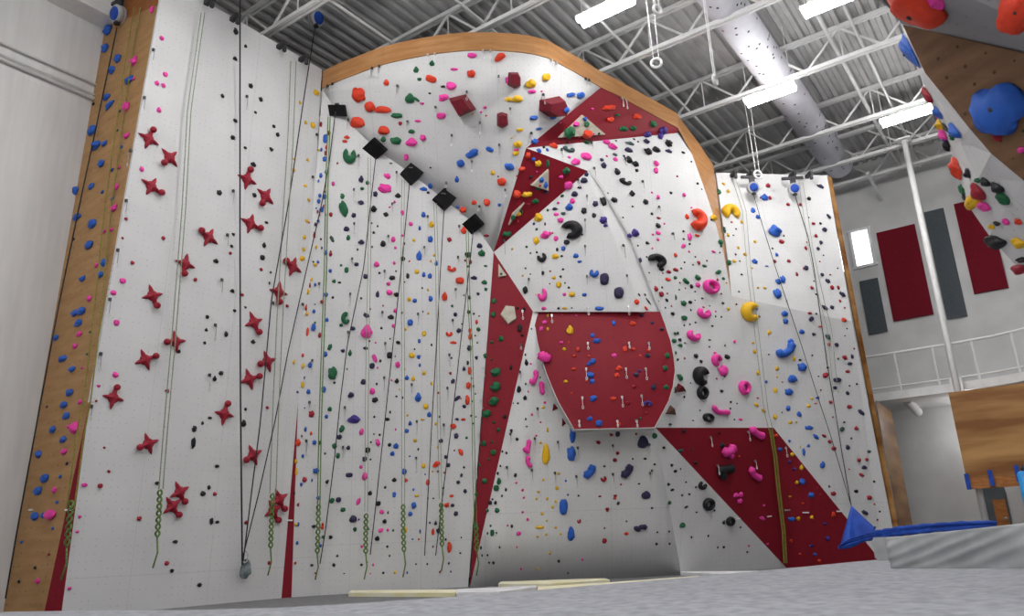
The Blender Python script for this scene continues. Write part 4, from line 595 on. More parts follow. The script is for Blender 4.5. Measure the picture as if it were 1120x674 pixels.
# ------------------------------------------------------------------ what hangs under the roof
def gym_ring(x, y, zc, label, rpx=5.5, tilt=0.0):
    c = PZ(x, y, zc); d = (c - EYE).length; rr = rpx * d / F
    e = empty('hanging_ring', c)
    fwd = (c - EYE); fwd.z = 0; fwd.normalize(); side = Vector((fwd.y, -fwd.x, 0))
    ax1 = (side * math.cos(tilt) + fwd * math.sin(tilt))
    bm = bmesh.new(); tube_bm(bm, [ax1 * (rr * math.cos(a)) + Z * (rr * math.sin(a)) for a in [2 * math.pi * i / 24 for i in range(24)]], 0.028, 8, True)
    from_bm('ring', bm, 'white_paint', e, True)
    bm = bmesh.new()
    for s in (-0.5, 0.55):
        bar_bm(bm, ax1 * (s * rr) + Z * (rr * 0.8), ax1 * (s * rr * 1.6) + Z * (13.4 - c.z), 0.013, 0.013)
    from_bm('strap', bm, 'bright_sling', e)
    tag(e, label, 'gym ring', 'white rings on long straps')
gym_ring(718, 69, 10.2, 'white ring hanging face-on above the wooden lip', 5.2)
gym_ring(719, 11, 8.6, 'white ring highest of all, tilted beside the fluorescent lamp', 4.6, 0.7)
gym_ring(782, 88, 8.2, 'white ring turned edge-on beside the air duct', 4.8, 1.25)
gym_ring(829, 191, 10.4, 'white ring hanging lowest, near the right wall belay drum', 4.2, 0.6)
# ------------------------------------------------------------------ back wall, mezzanine and the room under it
def wall_quad(tl, br, off=OFFB - 0.08):
    """n range and z range of an upright rectangle on the back wall from its top-left and bottom-right pixels"""
    a = PP(tl[0], tl[1], A * off, A); b = PP(br[0], br[1], A * off, A)
    return a.dot(N), b.dot(N), a.z, b.z
def wall_box(name, q, off, th, mat, parent=None, orig=None):
    n1, n2, z1, z2 = q; bm = bmesh.new()
    c = A * off + N * ((n1 + n2) / 2) + Z * ((z1 + z2) / 2)
    box_bm(bm, c - (orig or Vector()), N, A, Z, abs(n2 - n1), th, abs(z1 - z2))
    bmesh.ops.bevel(bm, geom=bm.edges[:], offset=min(th, 0.04) * 0.35, segments=1)
    return from_bm(name, bm, mat, parent)
for tl, br, mat, lab in (((939.8, 308), (970.8, 362.4), 'grey_felt', 'small grey acoustic panel on the back wall below the window'),
                         ((958.4, 255), (1021, 343.5), 'red_felt', 'dark red acoustic panel beside the bright window on the back wall'),
                         ((1010.4, 232.5), (1058, 345.4), 'grey_felt', 'tall grey acoustic panel between the two dark red panels'),
                         ((1043, 223.5), (1103, 314.4), 'red_felt', 'dark red acoustic panel behind the cave holds, beyond the white column')):
    o = wall_box('acoustic_panel', wall_quad(tl, br), OFFB - 0.05, 0.08, mat); tag(o, lab, 'wall panel', 'acoustic panels on the back wall')
for i, (tl, br) in enumerate((((929, 254), (957, 288.5)), ((906, 262), (926, 298)))):
    n1, n2, z1, z2 = wall_quad(tl, br)
    e = empty('window_%d' % (i + 1), Vector()); struct(e)
    g = wall_box('window_glass', (n1, n2, z1, z2), OFFB - 0.02, 0.02, 'window_daylight', e); struct(g)
    bm = bmesh.new(); t = 0.09
    for c, sx, sz in ((((n1 + n2) / 2, z1), n2 - n1 + 2 * t, t), (((n1 + n2) / 2, z2), n2 - n1 + 2 * t, t), ((n1, (z1 + z2) / 2), t, z1 - z2), ((n2, (z1 + z2) / 2), t, z1 - z2)):
        box_bm(bm, A * (OFFB - 0.05) + N * c[0] + Z * c[1], N, A, Z, sx, 0.12, sz)
    struct(from_bm('window_frame', bm, 'white_paint', e))
OM = 25.3
def onM(x, y, o=OM): return PP(x, y, A * o, A)
zTop, zBot = onM(985, 427).z, onM(985, 436).z
zR, zB = onM(985, 385).z, onM(985, 422).z
def curve(z): return [A * OM + N * -14 + Z * z, A * OM + N * onM(945, 430).dot(N) + Z * z, A * OM + N * onM(1050, 420).dot(N) + Z * z] + [A * (OM - dx) + N * (onM(1050, 420).dot(N) + dn) + Z * z for dn, dx in ((1.0, 0.12), (2.0, 0.5), (3.0, 1.1), (4.2, 2.2), (6.0, 4.4))]
cv = curve(zTop); m = len(cv)
vs = curve(zBot) + cv + [A * OFFB + N * cv[-1].dot(N) + Z * zBot, A * OFFB + N * -14 + Z * zBot, A * OFFB + N * cv[-1].dot(N) + Z * zTop, A * OFFB + N * -14 + Z * zTop]
fs = [(i, i + 1, m + i + 1, m + i) for i in range(m - 1)] + [tuple(range(m)) + (2 * m, 2 * m + 1), tuple(range(m, 2 * m)) + (2 * m + 2, 2 * m + 3)]
struct(from_py('trim_6', vs, fs, 'white_paint'))
e = empty('balcony_railing', A * OM + N * -3 + Z * zTop); orig = e.location.copy()
bm = bmesh.new(); tube_bm(bm, [p - orig + Z * 0.0 for p in curve(zR)], 0.04, 8); from_bm('top_rail', bm, 'white_paint', e)
bm = bmesh.new(); tube_bm(bm, [p - orig for p in curve(zB)], 0.03, 8); from_bm('bottom_rail', bm, 'white_paint', e)
for p, q in zip(resample(curve(zTop)[1:], 11), resample(curve(zR)[1:], 11)):
    bm = bmesh.new(); tube_bm(bm, [p - orig, q - orig], 0.03, 8); from_bm('post', bm, 'white_paint', e)
bm = bmesh.new(); vv = curve(zB); v2 = curve(zR - 0.03); ms = len(vv)
bm.free()
tag(e, 'white tube railing along the edge of the mezzanine balcony', 'railing')
# slim white column and brace
pt = onM(991.5, 162, 25.2); pn = pt.dot(N)
bm = bmesh.new(); lathe_bm(bm, [(0.085, 0.0), (0.085, 12.45)], 16, A * 24.98 + N * pn, Z); box_bm(bm, A * 24.98 + N * pn + Z * 12.42, N, A, Z, 0.4, 0.4, 0.05)
bm2 = bmesh.new(); box_bm(bm2, A * 25.1 + N * pn + Z * ((zTop + zBot) / 2), N, A, Z, 0.32, 0.2, 0.4)
col = from_bm('column', bm, 'white_paint'); struct(col); struct(from_bm('column_bracket', bm2, 'white_paint', col))
bm = bmesh.new()
for s in (-1, 1): bar_bm(bm, A * 25.0 + N * pn + Z * 12.3, A * 25.5 + N * (pn + s * 1.0) + Z * 13.35, 0.05)
bar_bm(bm, onM(949, 189, 26.6), onWB(964.5, 219), 0.10)
struct(from_bm('trim_7', bm, 'joist_paint'))
# plywood board below the balcony, with blue straps
q = (onM(1037.5, 430, 24.7).dot(N), onM(1037.5, 430, 24.7).dot(N) + 6.0, onM(1045, 429, 24.7).z, onM(1056, 524, 24.7).z)
o = wall_box('wall_plywood_board', q, 24.7, 0.12, 'stained_wood'); struct(o)
o = wall_box('trim_8', (q[0], q[1], q[3], q[3] - 0.28), 24.68, 0.16, 'warm_wood'); struct(o)
for x, y, lab in ((1058.5, 527, 'blue strap on the corner of the plywood board'), (1084, 523, 'blue strap in the middle under the plywood board'), (1113, 518, 'blue strap on the plywood board beside the light blue post')):
    p = onM(x, y, 24.5); bm = bmesh.new(); box_bm(bm, Vector(), N, A, Z, 0.11, 0.05, 0.42)
    bmesh.ops.bevel(bm, geom=bm.edges[:], offset=0.015, segments=1)
    o = from_bm('strap', bm, 'blue_cloth'); o.location = p; tag(o, lab, 'strap', 'blue straps under the plywood board')
# plywood return wall, doors, bin, post
g = [PB(990, 21.2), PB(1005, 23.6)]
struct(from_py('wall_plywood_return', [g[0], g[1], g[1] + Z * PY(975, 450, 23.6).z, g[0] + Z * PY(950, 438, 21.2).z], [(0, 1, 2, 3)], 'stained_wood'))
n1, n2, z1, z2 = wall_quad((1068, 535), (1113, 600)); z2 = 0.02
e = empty('door_1', Vector()); struct(e)
struct(wall_box('door_leaf', (n1, n2, z1, z2), OFFB - 0.06, 0.06, 'door_grey', e))
struct(wall_box('door_window', (n1 + 0.35, n1 + 0.68, z1 - 0.35, z1 - 1.75), OFFB - 0.10, 0.03, 'warm_wood', e))
bm = bmesh.new(); lathe_bm(bm, [(0.03, 0), (0.05, 0.03), (0.05, 0.06), (0.0, 0.07)], 12, A * (OFFB - 0.10) + N * (n2 - 0.12) + Z * 1.0, -A); struct(from_bm('door_handle', bm, 'steel', e))
n1, n2, z1, z2 = wall_quad((982.5, 538), (992, 600)); z2 = 0.02
e = empty('door_2', Vector()); struct(e)
struct(wall_box('door_leaf', (n1 + 0.1, n2 + 0.2, z1 - 0.08, z2), OFFB - 0.05, 0.05, 'door_grey', e))
struct(wall_box('door_frame', (n1, n1 + 0.1, z1, z2), OFFB - 0.06, 0.1, 'white_paint', e)); struct(wall_box('door_frame', (n1, n2 + 0.2, z1, z1 - 0.08), OFFB - 0.06, 0.1, 'white_paint', e))
p = PY(981.8, 578, 23.0); p.z = 0
e = empty('storage_bin', p)
bm = bmesh.new(); lathe_bm(bm, [(0.13, 0), (0.15, 0.02), (0.17, 1.02), (0.185, 1.03), (0.185, 1.09), (0.16, 1.09), (0.15, 0.9)], 16, Vector(), Z); from_bm('bin_body', bm, 'blue_plastic', e)
tag(e, 'light blue bin standing by the foot of the plywood return wall', 'bin')
p = PY(1129, 560, 16.5); p.z = 0.0
e = empty('padded_post', p)
bm = bmesh.new(); lathe_bm(bm, [(0.11, 0), (0.12, 0.02), (0.12, PY(1119, 515, 16.5).z - 0.06), (0.09, PY(1119, 515, 16.5).z - 0.02), (0.02, PY(1119, 515, 16.5).z)], 16, Vector(), Z); from_bm('post_pad', bm, 'blue_plastic', e)
bm = bmesh.new(); lathe_bm(bm, [(0.03, 0), (0.03, 0.12), (0.01, 0.13)], 10, Vector((0, 0, PY(1119, 515, 16.5).z - 0.02)), Z); from_bm('post_cap', bm, 'dark_metal', e)
tag(e, 'light blue padded post behind the grey crash pad at the photo edge', 'post')
bm = bmesh.new(); tube_bm(bm, [onM(992, 437.5, 26.2), onM(1004, 451, 27.6)], 0.14, 12); struct(from_bm('ceiling_pipe_stub', bm, 'white_paint'))

# ------------------------------------------------------------------ floor mats
far = [PZ(x, y, 0.3) for x, y in ((-90, 672), (0, 669.5), (100, 668), (200, 667.5), (300, 665), (360, 662), (460, 655.5), (560, 648), (640, 641), (720, 634.5), (800, 627.5), (870, 621), (930, 615), (975, 611))]
ring = far + [Vector((10.5, 15.2, 0.3)), Vector((7.5, -3.0, 0.3)), Vector((-6.5, -2.0, 0.3)), Vector((-9.2, 6.0, 0.3))]
m = len(ring); vs = ring + [Vector((p.x, p.y, 0.0)) for p in ring]
fs = [tuple(range(m)), tuple(range(2 * m - 1, m - 1, -1))] + [(i, m + i, m + (i + 1) % m, (i + 1) % m) for i in range(m)]
o = from_py('carpet_mat', vs, fs, 'grey_carpet'); tag(o, 'large grey carpeted floor mat filling the bottom of the photo', 'mat')
def foam(pts, ztop, th, mat, label):
    p = [PZ(x, y, ztop) for x, y in pts]; m = len(p)
    bm = bmesh.new(); t = [bm.verts.new(v) for v in p]; b = [bm.verts.new(v - Z * th) for v in p]
    bm.faces.new(t); bm.faces.new(b[::-1])
    for i in range(m): bm.faces.new((t[i], b[i], b[(i + 1) % m], t[(i + 1) % m]))
    bmesh.ops.recalc_face_normals(bm, faces=bm.faces[:]); bmesh.ops.bevel(bm, geom=bm.edges[:], offset=0.02, segments=2)
    o = from_bm('foam_block', bm, mat); tag(o, label, 'foam mat', 'uncovered foam blocks at the wall foot'); return o
foam([(381, 648.5), (440, 648.6), (498, 648.6), (500, 644.8), (384, 645.8)], 0.07, 0.07, 'foam_cream', 'cream foam block below the rope wall, its dark end showing')
foam([(499, 648.4), (545, 647.4), (587, 642.5), (586, 640.5), (500, 644.6)], 0.07, 0.07, 'foam_white', 'white foam block in front of the long red triangle')
foam([(545, 638.6), (600, 638.6), (667, 634.5), (662, 632.5), (548, 636.4)], 0.10, 0.06, 'foam_cream', 'cream foam block lying under the white wall')
foam([(588, 645.5), (670, 641.0), (765, 631.5), (764, 630), (668, 637), (588, 641.8)], 0.07, 0.07, 'foam_cream', 'long cream foam strip along the carpet edge')
foam([(744, 626.5), (790, 628), (834, 626.6), (835, 624.6), (744, 625)], 0.07, 0.07, 'foam_white', 'white foam block at the foot of the grey triangle')
# crash pad at the right, vinyl pulled into diagonal folds
p1 = PZ(974.5, 622, 0.3); p2 = PZ(1120, 622, 0.3); dr = (p2 - p1).normalized(); dp = Vector((-dr.y, dr.x, 0))
if dp.dot(Vector((0, 1, 0))) < 0: dp = -dp
LN, DP = 4.2, 2.2; zp1 = PY(972, 588.5, p1.y).z; zp2 = PY(1120, 573, p2.y).z
def pad_top(s): return zp1 + (zp2 - zp1) * min(1.3, s / (p2 - p1).length)
vs = []; fs = []; nx, nz_ = 90, 16
for j in range(nz_ + 1):
    for i in range(nx + 1):
        s = LN * i / nx; t = j / nz_; z = 0.3 + (pad_top(s) - 0.3) * t
        ph = (s * 2.4 - t * 3.4); fold = 0.016 * (0.35 + math.exp(-((s - 0.9) / 1.5) ** 2)) * (1 - 2 * abs(math.sin(ph * 2.3 + 0.9 * math.sin(ph * 0.7)))) + 0.006 * math.sin(s * 17 - t * 9)
        edge_ = math.sin(math.pi * t) * 0.02
        vs.append(p1 + dr * s - dp * (fold * math.sin(math.pi * t) ** 0.5 + edge_) + Z * (z - 0.3))
nf = len(vs)
for i in range(nx + 1):
    s = LN * i / nx
    for k in range(1, 5): vs.append(p1 + dr * s + dp * (DP * k / 4) + Z * (pad_top(s) - 0.3 + 0.015 * math.sin(s * 7 + k)))
for i in range(nx + 1): vs.append(p1 + dr * (LN * i / nx) + dp * DP)
for j in range(nz_):
    for i in range(nx): fs.append((j * (nx + 1) + i, j * (nx + 1) + i + 1, (j + 1) * (nx + 1) + i + 1, (j + 1) * (nx + 1) + i))
for i in range(nx):
    prev = nz_ * (nx + 1) + i; prev2 = prev + 1
    for k in range(4):
        c1_, c2_ = nf + i * 4 + k, nf + (i + 1) * 4 + k; fs.append((prev, prev2, c2_, c1_)); prev, prev2 = c1_, c2_
    b1_, b2_ = nf + (nx + 1) * 4 + i, nf + (nx + 1) * 4 + i + 1; fs.append((prev, prev2, b2_, b1_))
fs.append(tuple([j * (nx + 1) for j in range(nz_ + 1)] + [nf + k for k in range(4)] + [nf + (nx + 1) * 4]))
o = from_py('crash_pad', vs, fs, 'grey_vinyl', None, True); tag(o, 'big grey vinyl crash pad with diagonal folds on the carpet mat', 'crash pad')
q1 = PZ(957.5, 613.5, 0.3); q2 = q1 + dr * 0.5
zt_ = PY(958, 588, q1.y).z
bm = bmesh.new(); box_bm(bm, q1 + dr * 0.3 + dp * 0.45 + Z * ((zt_ - 0.3) / 2), dr, dp, Z, 0.6, 0.9, zt_ - 0.3); bmesh.ops.bevel(bm, geom=bm.edges[:], offset=0.04, segments=2)
o = from_bm('foam_cube', bm, 'grey_vinyl'); tag(o, 'small grey padded block just behind the corner of the crash pad', 'pad')
# blue belay gate and its draped cloth
e = empty('belay_gate', PY(931, 553, 16.4)); og = e.location.copy()
tri = [PY(931, 553, 16.4), PY(918, 600, 16.0), PY(957, 578, 15.9)]
vs = []; fs = []; nn_ = 14; idx = {}
for i in range(nn_ + 1):
    for j in range(i + 1):
        u = i / nn_; v = (j / i) if i else 0
        p = tri[0].lerp(tri[1].lerp(tri[2], v), u); p += Vector((0, -0.05 * math.sin(v * 9) * u, -0.12 * math.sin(math.pi * v) * u * u))
        idx[i, j] = len(vs); vs.append(p - og)
for i in range(nn_):
    for j in range(i + 1):
        fs.append((idx[i, j], idx[i + 1, j], idx[i + 1, j + 1]))
        if j < i: fs.append((idx[i, j], idx[i + 1, j + 1], idx[i, j + 1]))
o = from_py('gate_cloth', vs, fs, 'blue_cloth', e, True); md = o.modifiers.new('thickness', 'SOLIDIFY'); md.thickness = 0.02
path = [(917, 599, 15.9, 2), (928, 593, 15.8, 4.5), (945, 588, 15.4, 6.5), (965, 584, 14.8, 6.5), (990, 580, 14.2, 5.5), (1020, 577, 13.8, 5), (1055, 574.5, 13.5, 4.5), (1090, 572.5, 13.2, 3.5)]
for k, (dy, sc) in enumerate(((0, 1.0), (3.2, 0.6), (-2.6, 0.55))):
    cpts = [PY(x, y + dy * (0.4 if i in (0, 7) else 1), Y - 0.03 * k) - og for i, (x, y, Y, w) in enumerate(path)]
    fine = resample(cpts, 40); rr = [max(0.015, sc * (path[min(7, int(i * 7 / 39))][3]) * 15 / F * (0.62 + 0.12 * math.sin(i * 1.9 + k))) for i in range(40)]
    bm = bmesh.new(); tube_bm(bm, fine, rr, 10); from_bm('cloth_fold', bm, 'blue_cloth', e, True)
tag(e, 'blue cloth belay gate hanging from its strap and trailing behind the crash pad', 'belay gate')

# ------------------------------------------------------------------ the climbing cave that leans in at the right
cg = [PY(x, y, Y) for x, y, Y in ((938, -60, 6.3), (962, -4, 6.9), (986, 26, 7.4), (1120, 58, 6.7), (1270, 94, 6.0), (1270, -160, 4.9))]
fan('wall_cave_roof', cg, 'grey_cave_panel', 'CAVE')
wb = [PY(x, y, Y) for x, y, Y in ((987, 27, 7.4), (1012, 80, 7.45), (1033, 106, 7.45), (1060, 140, 7.4), (1084, 168, 7.4), (1120, 198, 7.35), (1160, 232, 7.3), (1290, 330, 7.1))]
fan('wall_cave_plywood', [PY(1270, 94, 6.0), PY(1120, 58, 6.7)] + wb, 'dark_plywood', 'CAVE')
sil = [PY(x, y, Y) for x, y, Y in ((985, 23, 7.5), (1003, 75, 8.0), (1018, 108, 8.2), (1041, 168, 8.5), (1057, 222, 8.6), (1082, 258, 8.6), (1107, 286, 8.6), (1190, 365, 8.5))]
loft('wall_cave_face', [sil, [a.lerp(b, 0.5) for a, b in zip(sil, wb)], wb], W_, 'CAVE', 0.05, False)

# ------------------------------------------------------------------ ray casting on the walls
def build_bvh():
    vs = []; ps = []; reg = []
    for r_, v, f in WALLS:
        b = len(vs); vs += v
        for q in f: ps.append([b + i for i in q]); reg.append(r_)
    return BVHTree.FromPolygons(vs, ps), reg
BV, REG = build_bvh()
def hit(x, y, cave=False):
    d = ray(x, y).normalized(); o = EYE.copy()
    for _ in range(4):
        p, n, i, dist = BV.ray_cast(o, d, 60)
        if p is None: return None
        if (REG[i] == 'CAVE') == cave or (cave is None):
            if n.dot(d) > 0: n = -n
            return p, n, REG[i]
        o = p + d * 0.02
    return None
def hit_near(x, y, cave=False):
    for r_ in (0, 1, 2, 3, 4, 6, 8, 11, 15, 20):
        for a in range(8 if r_ else 1):
            h_ = hit(x + r_ * math.cos(a * math.pi / 4), y + r_ * math.sin(a * math.pi / 4), cave)
            if h_: return h_
    return None
def depth(p): return (p - EYE).dot(fw)

# flat-sided volumes, inset panels and pads given by their outline on the wall
def prism(name, pts, height, mat, label, cat, inset=0.0, group=None, apex=None, parent=None, base=0.0, cave=False, add=True):
    cx = sum(p[0] for p in pts) / len(pts); cy = sum(p[1] for p in pts) / len(pts)
    h_ = hit_near(cx, cy, cave)
    if not h_: return None
    p0, n, reg = h_
    q = []
    for x, y in pts:
        d = ray(x, y); t = (p0 - EYE).dot(n) / d.dot(n); q.append(EYE + d * t)
    c = sum(q, Vector()) / len(q)
    o_ = c.copy() if parent is None else parent.location.copy()
    bot = [v + n * (base + 0.004) for v in q]
    if apex is None: top = [v.lerp(c, inset) + n * height for v in q]
    else: top = None; ap = c + n * height + (q[apex] - c) * 0.25
    bm = bmesh.new(); b = [bm.verts.new(v - o_) for v in bot]; m = len(q)
    if top:
        t_ = [bm.verts.new(v - o_) for v in top]; bm.faces.new(t_); bm.faces.new(b[::-1])
        for i in range(m): bm.faces.new((b[i], b[(i + 1) % m], t_[(i + 1) % m], t_[i]))
    else:
        a_ = bm.verts.new(ap - o_); bm.faces.new(b[::-1])
        for i in range(m): bm.faces.new((b[i], b[(i + 1) % m], a_))
    bmesh.ops.recalc_face_normals(bm, faces=bm.faces[:])
    bmesh.ops.bevel(bm, geom=bm.edges[:], offset=0.008, segments=1)
    o = from_bm(name, bm, mat, parent)
    if parent is None: o.location = o_; tag(o, label, cat, group)
    if add and top: WALLS.append((reg, [v.copy() for v in top], facing(top, [tuple(range(m))])))
    return o
G = 'crimson plywood volumes on the arched overhang'
prism('wall_volume', [(491, 107.5), (509.5, 103), (521, 119.5), (503, 128)], 0.34, 'crimson_volume', 'crimson four-sided volume on the arched overhang below the lip', 'climbing volume', 0.3, G)
prism('wall_volume', [(556, 79), (566.5, 79), (569.5, 85), (569.5, 94), (562.5, 97), (555, 93)], 0.28, 'crimson_volume', 'crimson six-sided volume nearest the arched wooden lip', 'climbing volume', 0.3, G)
prism('wall_volume', [(543.5, 124.5), (549, 122.5), (555, 124.5), (556, 136.5), (549.5, 140.5), (543.5, 137.5)], 0.28, 'crimson_volume', 'small crimson six-sided volume with a yellow hold peeping out behind', 'climbing volume', 0.3, G)
prism('wall_volume', [(590, 109.5), (611.5, 105), (617, 119), (613.5, 127.5), (600, 128), (589.5, 121)], 0.32, 'crimson_volume', 'crimson volume above the tip of the upper red panel', 'climbing volume', 0.3, G)
prism('wall_volume', [(636, 125.5), (661, 147), (609.5, 150.5)], 0.10, 'cream_volume', 'cream triangular volume on the red panel under the arch', 'climbing volume', 0.06)
prism('wall_volume', [(599, 184.5), (580, 202.5), (598.8, 208.5)], 0.09, 'cream_volume', 'cream triangular volume on the middle red triangle', 'climbing volume', 0.06)
prism('wall_volume', [(573, 221), (555.6, 246), (560, 233)], 0.08, 'cream_volume', 'narrow cream sliver volume low on the middle red triangle', 'climbing volume', 0.06)
prism('wall_volume', [(553, 334.5), (562.5, 335.5), (564.8, 349), (555.6, 355.4), (547, 344.5)], 0.07, 'cream_volume', 'cream five-sided volume on the long red triangle', 'climbing volume', 0.08)
prism('wall_volume', [(545, 289), (553.8, 302), (545, 304)], 0.06, 'cream_volume', 'tiny cream triangular volume at the top of the long red triangle', 'climbing volume', 0.06)
prism('wall_volume', [(741.5, 419), (750.6, 428), (737, 430)], 0.16, 'crimson_volume', 'small crimson pyramid volume beside the red rounded panel', 'climbing volume', apex=0)
prism('wall_volume', [(733, 443), (739.4, 454), (727.5, 453)], 0.16, 'brown_volume', 'small brown pyramid volume beside the red rounded panel', 'climbing volume', apex=0)
prism('wall_volume', [(605.6, 441), (610.6, 447), (604, 450)], 0.08, 'crimson_volume', 'tiny red pyramid volume, upper one by the red rounded panel', 'climbing volume', apex=0)
prism('wall_volume', [(615, 457), (619, 463.5), (614.5, 467)], 0.08, 'crimson_volume', 'tiny red pyramid volume, lower one by the red rounded panel', 'climbing volume', apex=0)
G = 'black square anchor pads along the fold'
PADS = []
for pts, lab in (([(360, 115.5), (378.8, 115.5), (380.3, 127.5), (362, 127.5)], 'black square pad, highest of the five along the fold'),
                 ([(410, 150), (424.6, 163.7), (412, 175.7), (398, 161.5)], 'black diamond pad, second highest along the fold'),
                 ([(451, 177.5), (463.7, 191), (449.5, 203.6), (437.3, 191)], 'black diamond pad, third highest along the fold'),
                 ([(485.8, 206.5), (499, 218.6), (485.8, 231.3), (472.4, 219)], 'black diamond pad, fourth highest along the fold'),
                 ([(520, 233.3), (530.3, 245), (517.8, 255.8), (507, 244)], 'black diamond pad, lowest of the five along the fold')):
    o = prism('anchor_pad', pts, 0.16, 'black_pad', lab, 'pad', 0.04, G, add=False)
    if o:
        PADS.append(o); bm = bmesh.new()
        box_bm(bm, Vector((0, -0.12, 0.08)), Vector((1, 0, 0)), Vector((0, 1, 0)), Z, 0.10, 0.16, 0.03); from_bm('anchor_plate', bm, 'dark_metal', o)
BV, REG = build_bvh()

# ------------------------------------------------------------------ hold shapes
def dome(seed, sub=3, power=1.0, scoop=0.0, taper=0.0, edge=0.0):
    """a lump filling x,y in [-.5,.5] rising to about z=.5, flat at the back"""
    rr = random.Random(seed); bm = bmesh.new(); bmesh.ops.create_icosphere(bm, subdivisions=sub, radius=1.0)
    fr = [(rr.uniform(1.2, 2.6), rr.uniform(1.2, 2.6), rr.uniform(1.2, 2.6), rr.uniform(0, 6.3)) for _ in range(4)]
    for v in bm.verts:
        c = v.co.normalized(); s = 1.0
        for a, b, c_, ph in fr: s += 0.075 * math.sin(a * c.x * 2 + b * c.y * 2 + c_ * c.z * 2 + ph)
        p = c * s
        if edge: p = Vector((math.copysign(abs(p.x) ** edge, p.x), math.copysign(abs(p.y) ** edge, p.y), p.z))
        if p.z < 0: p.z *= 0.08
        p.x *= 1 - taper * p.y * 0.5
        if scoop and p.y > 0.1: p.z *= 1 - scoop * min(1, (p.y - 0.1) / 0.6); 
        if scoop and -0.5 < p.y < 0.15: p.z *= 1 + 0.22 * scoop
        v.co = p
    lo = [min(v.co[i] for v in bm.verts) for i in range(3)]; hi = [max(v.co[i] for v in bm.verts) for i in range(3)]
    for v in bm.verts:
        v.co.x = (v.co.x - (lo[0] + hi[0]) / 2) / (hi[0] - lo[0]); v.co.y = (v.co.y - (lo[1] + hi[1]) / 2) / (hi[1] - lo[1]); v.co.z = v.co.z / hi[2] * 0.5
    return bm
VAR = [dict(seed=1), dict(seed=2, scoop=0.7), dict(seed=3, taper=0.5), dict(seed=4, scoop=0.5, taper=-0.4), dict(seed=5, edge=0.7), dict(seed=6, taper=0.8, scoop=0.3), dict(seed=11), dict(seed=12, edge=0.75, taper=0.3)]
MESH = {}
def dome_mesh(v, c):
    if (v, c) not in MESH:
        bm = dome(**VAR[v]); me = bpy.data.meshes.new('hold'); bm.to_mesh(me); bm.free()
        for p in me.polygons: p.use_smooth = True
        me.materials.append(M['hold_' + c]); MESH[v, c] = me
    return MESH[v, c]
def fit(bm, w, h, dz):
    lo = [min(v.co[i] for v in bm.verts) for i in range(3)]; hi = [max(v.co[i] for v in bm.verts) for i in range(3)]
    for v in bm.verts:
        v.co.x = (v.co.x - (lo[0] + hi[0]) / 2) / (hi[0] - lo[0]) * w; v.co.y = (v.co.y - (lo[1] + hi[1]) / 2) / (hi[1] - lo[1]) * h
        v.co.z = (v.co.z - lo[2]) / (hi[2] - lo[2]) * dz - 0.02
def arc_bm(open_deg, w, h, dz, full=False, fat=0.30):
    """horseshoe or ring shaped hold, opening towards open_deg"""
    bm = bmesh.new(); n = 26; gap = 0 if full else 46; rings = []
    m = n if full else n + 1
    for i in range(m):
        a = math.radians(open_deg + gap) + (math.radians(360 - 2 * gap)) * i / n
        t = i / n; rr = fat * (1.0 if full else (0.66 + 0.36 * math.sin(math.pi * t))) * (1 + 0.08 * math.sin(5 * t + open_deg))
        c = Vector((math.cos(a), math.sin(a), 0)) * (0.72 if full else 0.57)
        e = Vector((math.cos(a), math.sin(a), 0)); rings.append([bm.verts.new(c + e * (rr * math.cos(k * 2 * math.pi / 10)) + Vector((0, 0, max(-0.05, rr * 1.2 * math.sin(k * 2 * math.pi / 10))))) for k in range(10)])
    for i in range(n if full else n):
        a, b = rings[i], rings[(i + 1) % m]
        for k in range(10): bm.faces.new((a[k], a[(k + 1) % 10], b[(k + 1) % 10], b[k]))
    if not full:
        bm.faces.new(rings[0][::-1]); bm.faces.new(rings[-1])
    bmesh.ops.recalc_face_normals(bm, faces=bm.faces[:]); fit(bm, w, h, dz); return bm
def frame(n):
    tx = rt - n * rt.dot(n)
    tx.normalize(); ty = n.cross(tx); return tx, ty
def sizes(p, n, w, h):
    d = depth(p); tx, ty = frame(n); v = (p - EYE).normalized()
    fx = max(0.5, (tx - v * tx.dot(v)).length); fy = max(0.5, (ty - v * ty.dot(v)).length)
    return w * d / F / fx, h * d / F / fy, tx, ty
def mat3(tx, ty, n, p, ang=0.0):
    a = math.radians(ang); x = tx * math.cos(a) + ty * math.sin(a); y = ty * math.cos(a) - tx * math.sin(a)
    m_ = Matrix((x, y, n)).transposed().to_4x4(); m_.translation = p; return m_

REGION = {'S': 'white speed wall', 'PLY': 'plywood strip', 'REDGE': 'red wedge by the plywood', 'F1': 'narrow corner wall', 'C1': 'white rope wall', 'U': 'arched overhang',
          'RT1': 'red panel under the arch', 'WU': 'white patch beneath the arch', 'RT2': 'middle red triangle', 'M1': 'white alcove wall', 'R1': 'grey leaning wall',
          'RT': 'long red triangle', 'LW': 'lower white wall', 'LR': 'grey triangle wall', 'RDL': 'dark red wedge', 'RDR': 'lighter red wedge',
          'BAR': 'red rounded panel', 'RWU': 'upper right-hand wall', 'RWM': 'right-hand wall slab', 'RWL': 'lower right-hand wall', 'CAVE': 'climbing cave'}
def ordn(i): return {1: 'first', 2: 'second', 3: 'third', 4: 'fourth', 5: 'fifth', 6: 'sixth', 7: 'seventh', 8: 'eighth', 9: 'ninth', 10: 'tenth', 11: 'eleventh', 12: 'twelfth'}.get(i, '%d%s' % (i, 'th' if 10 < i % 100 < 14 else {1: 'st', 2: 'nd', 3: 'rd'}.get(i % 10, 'th')))
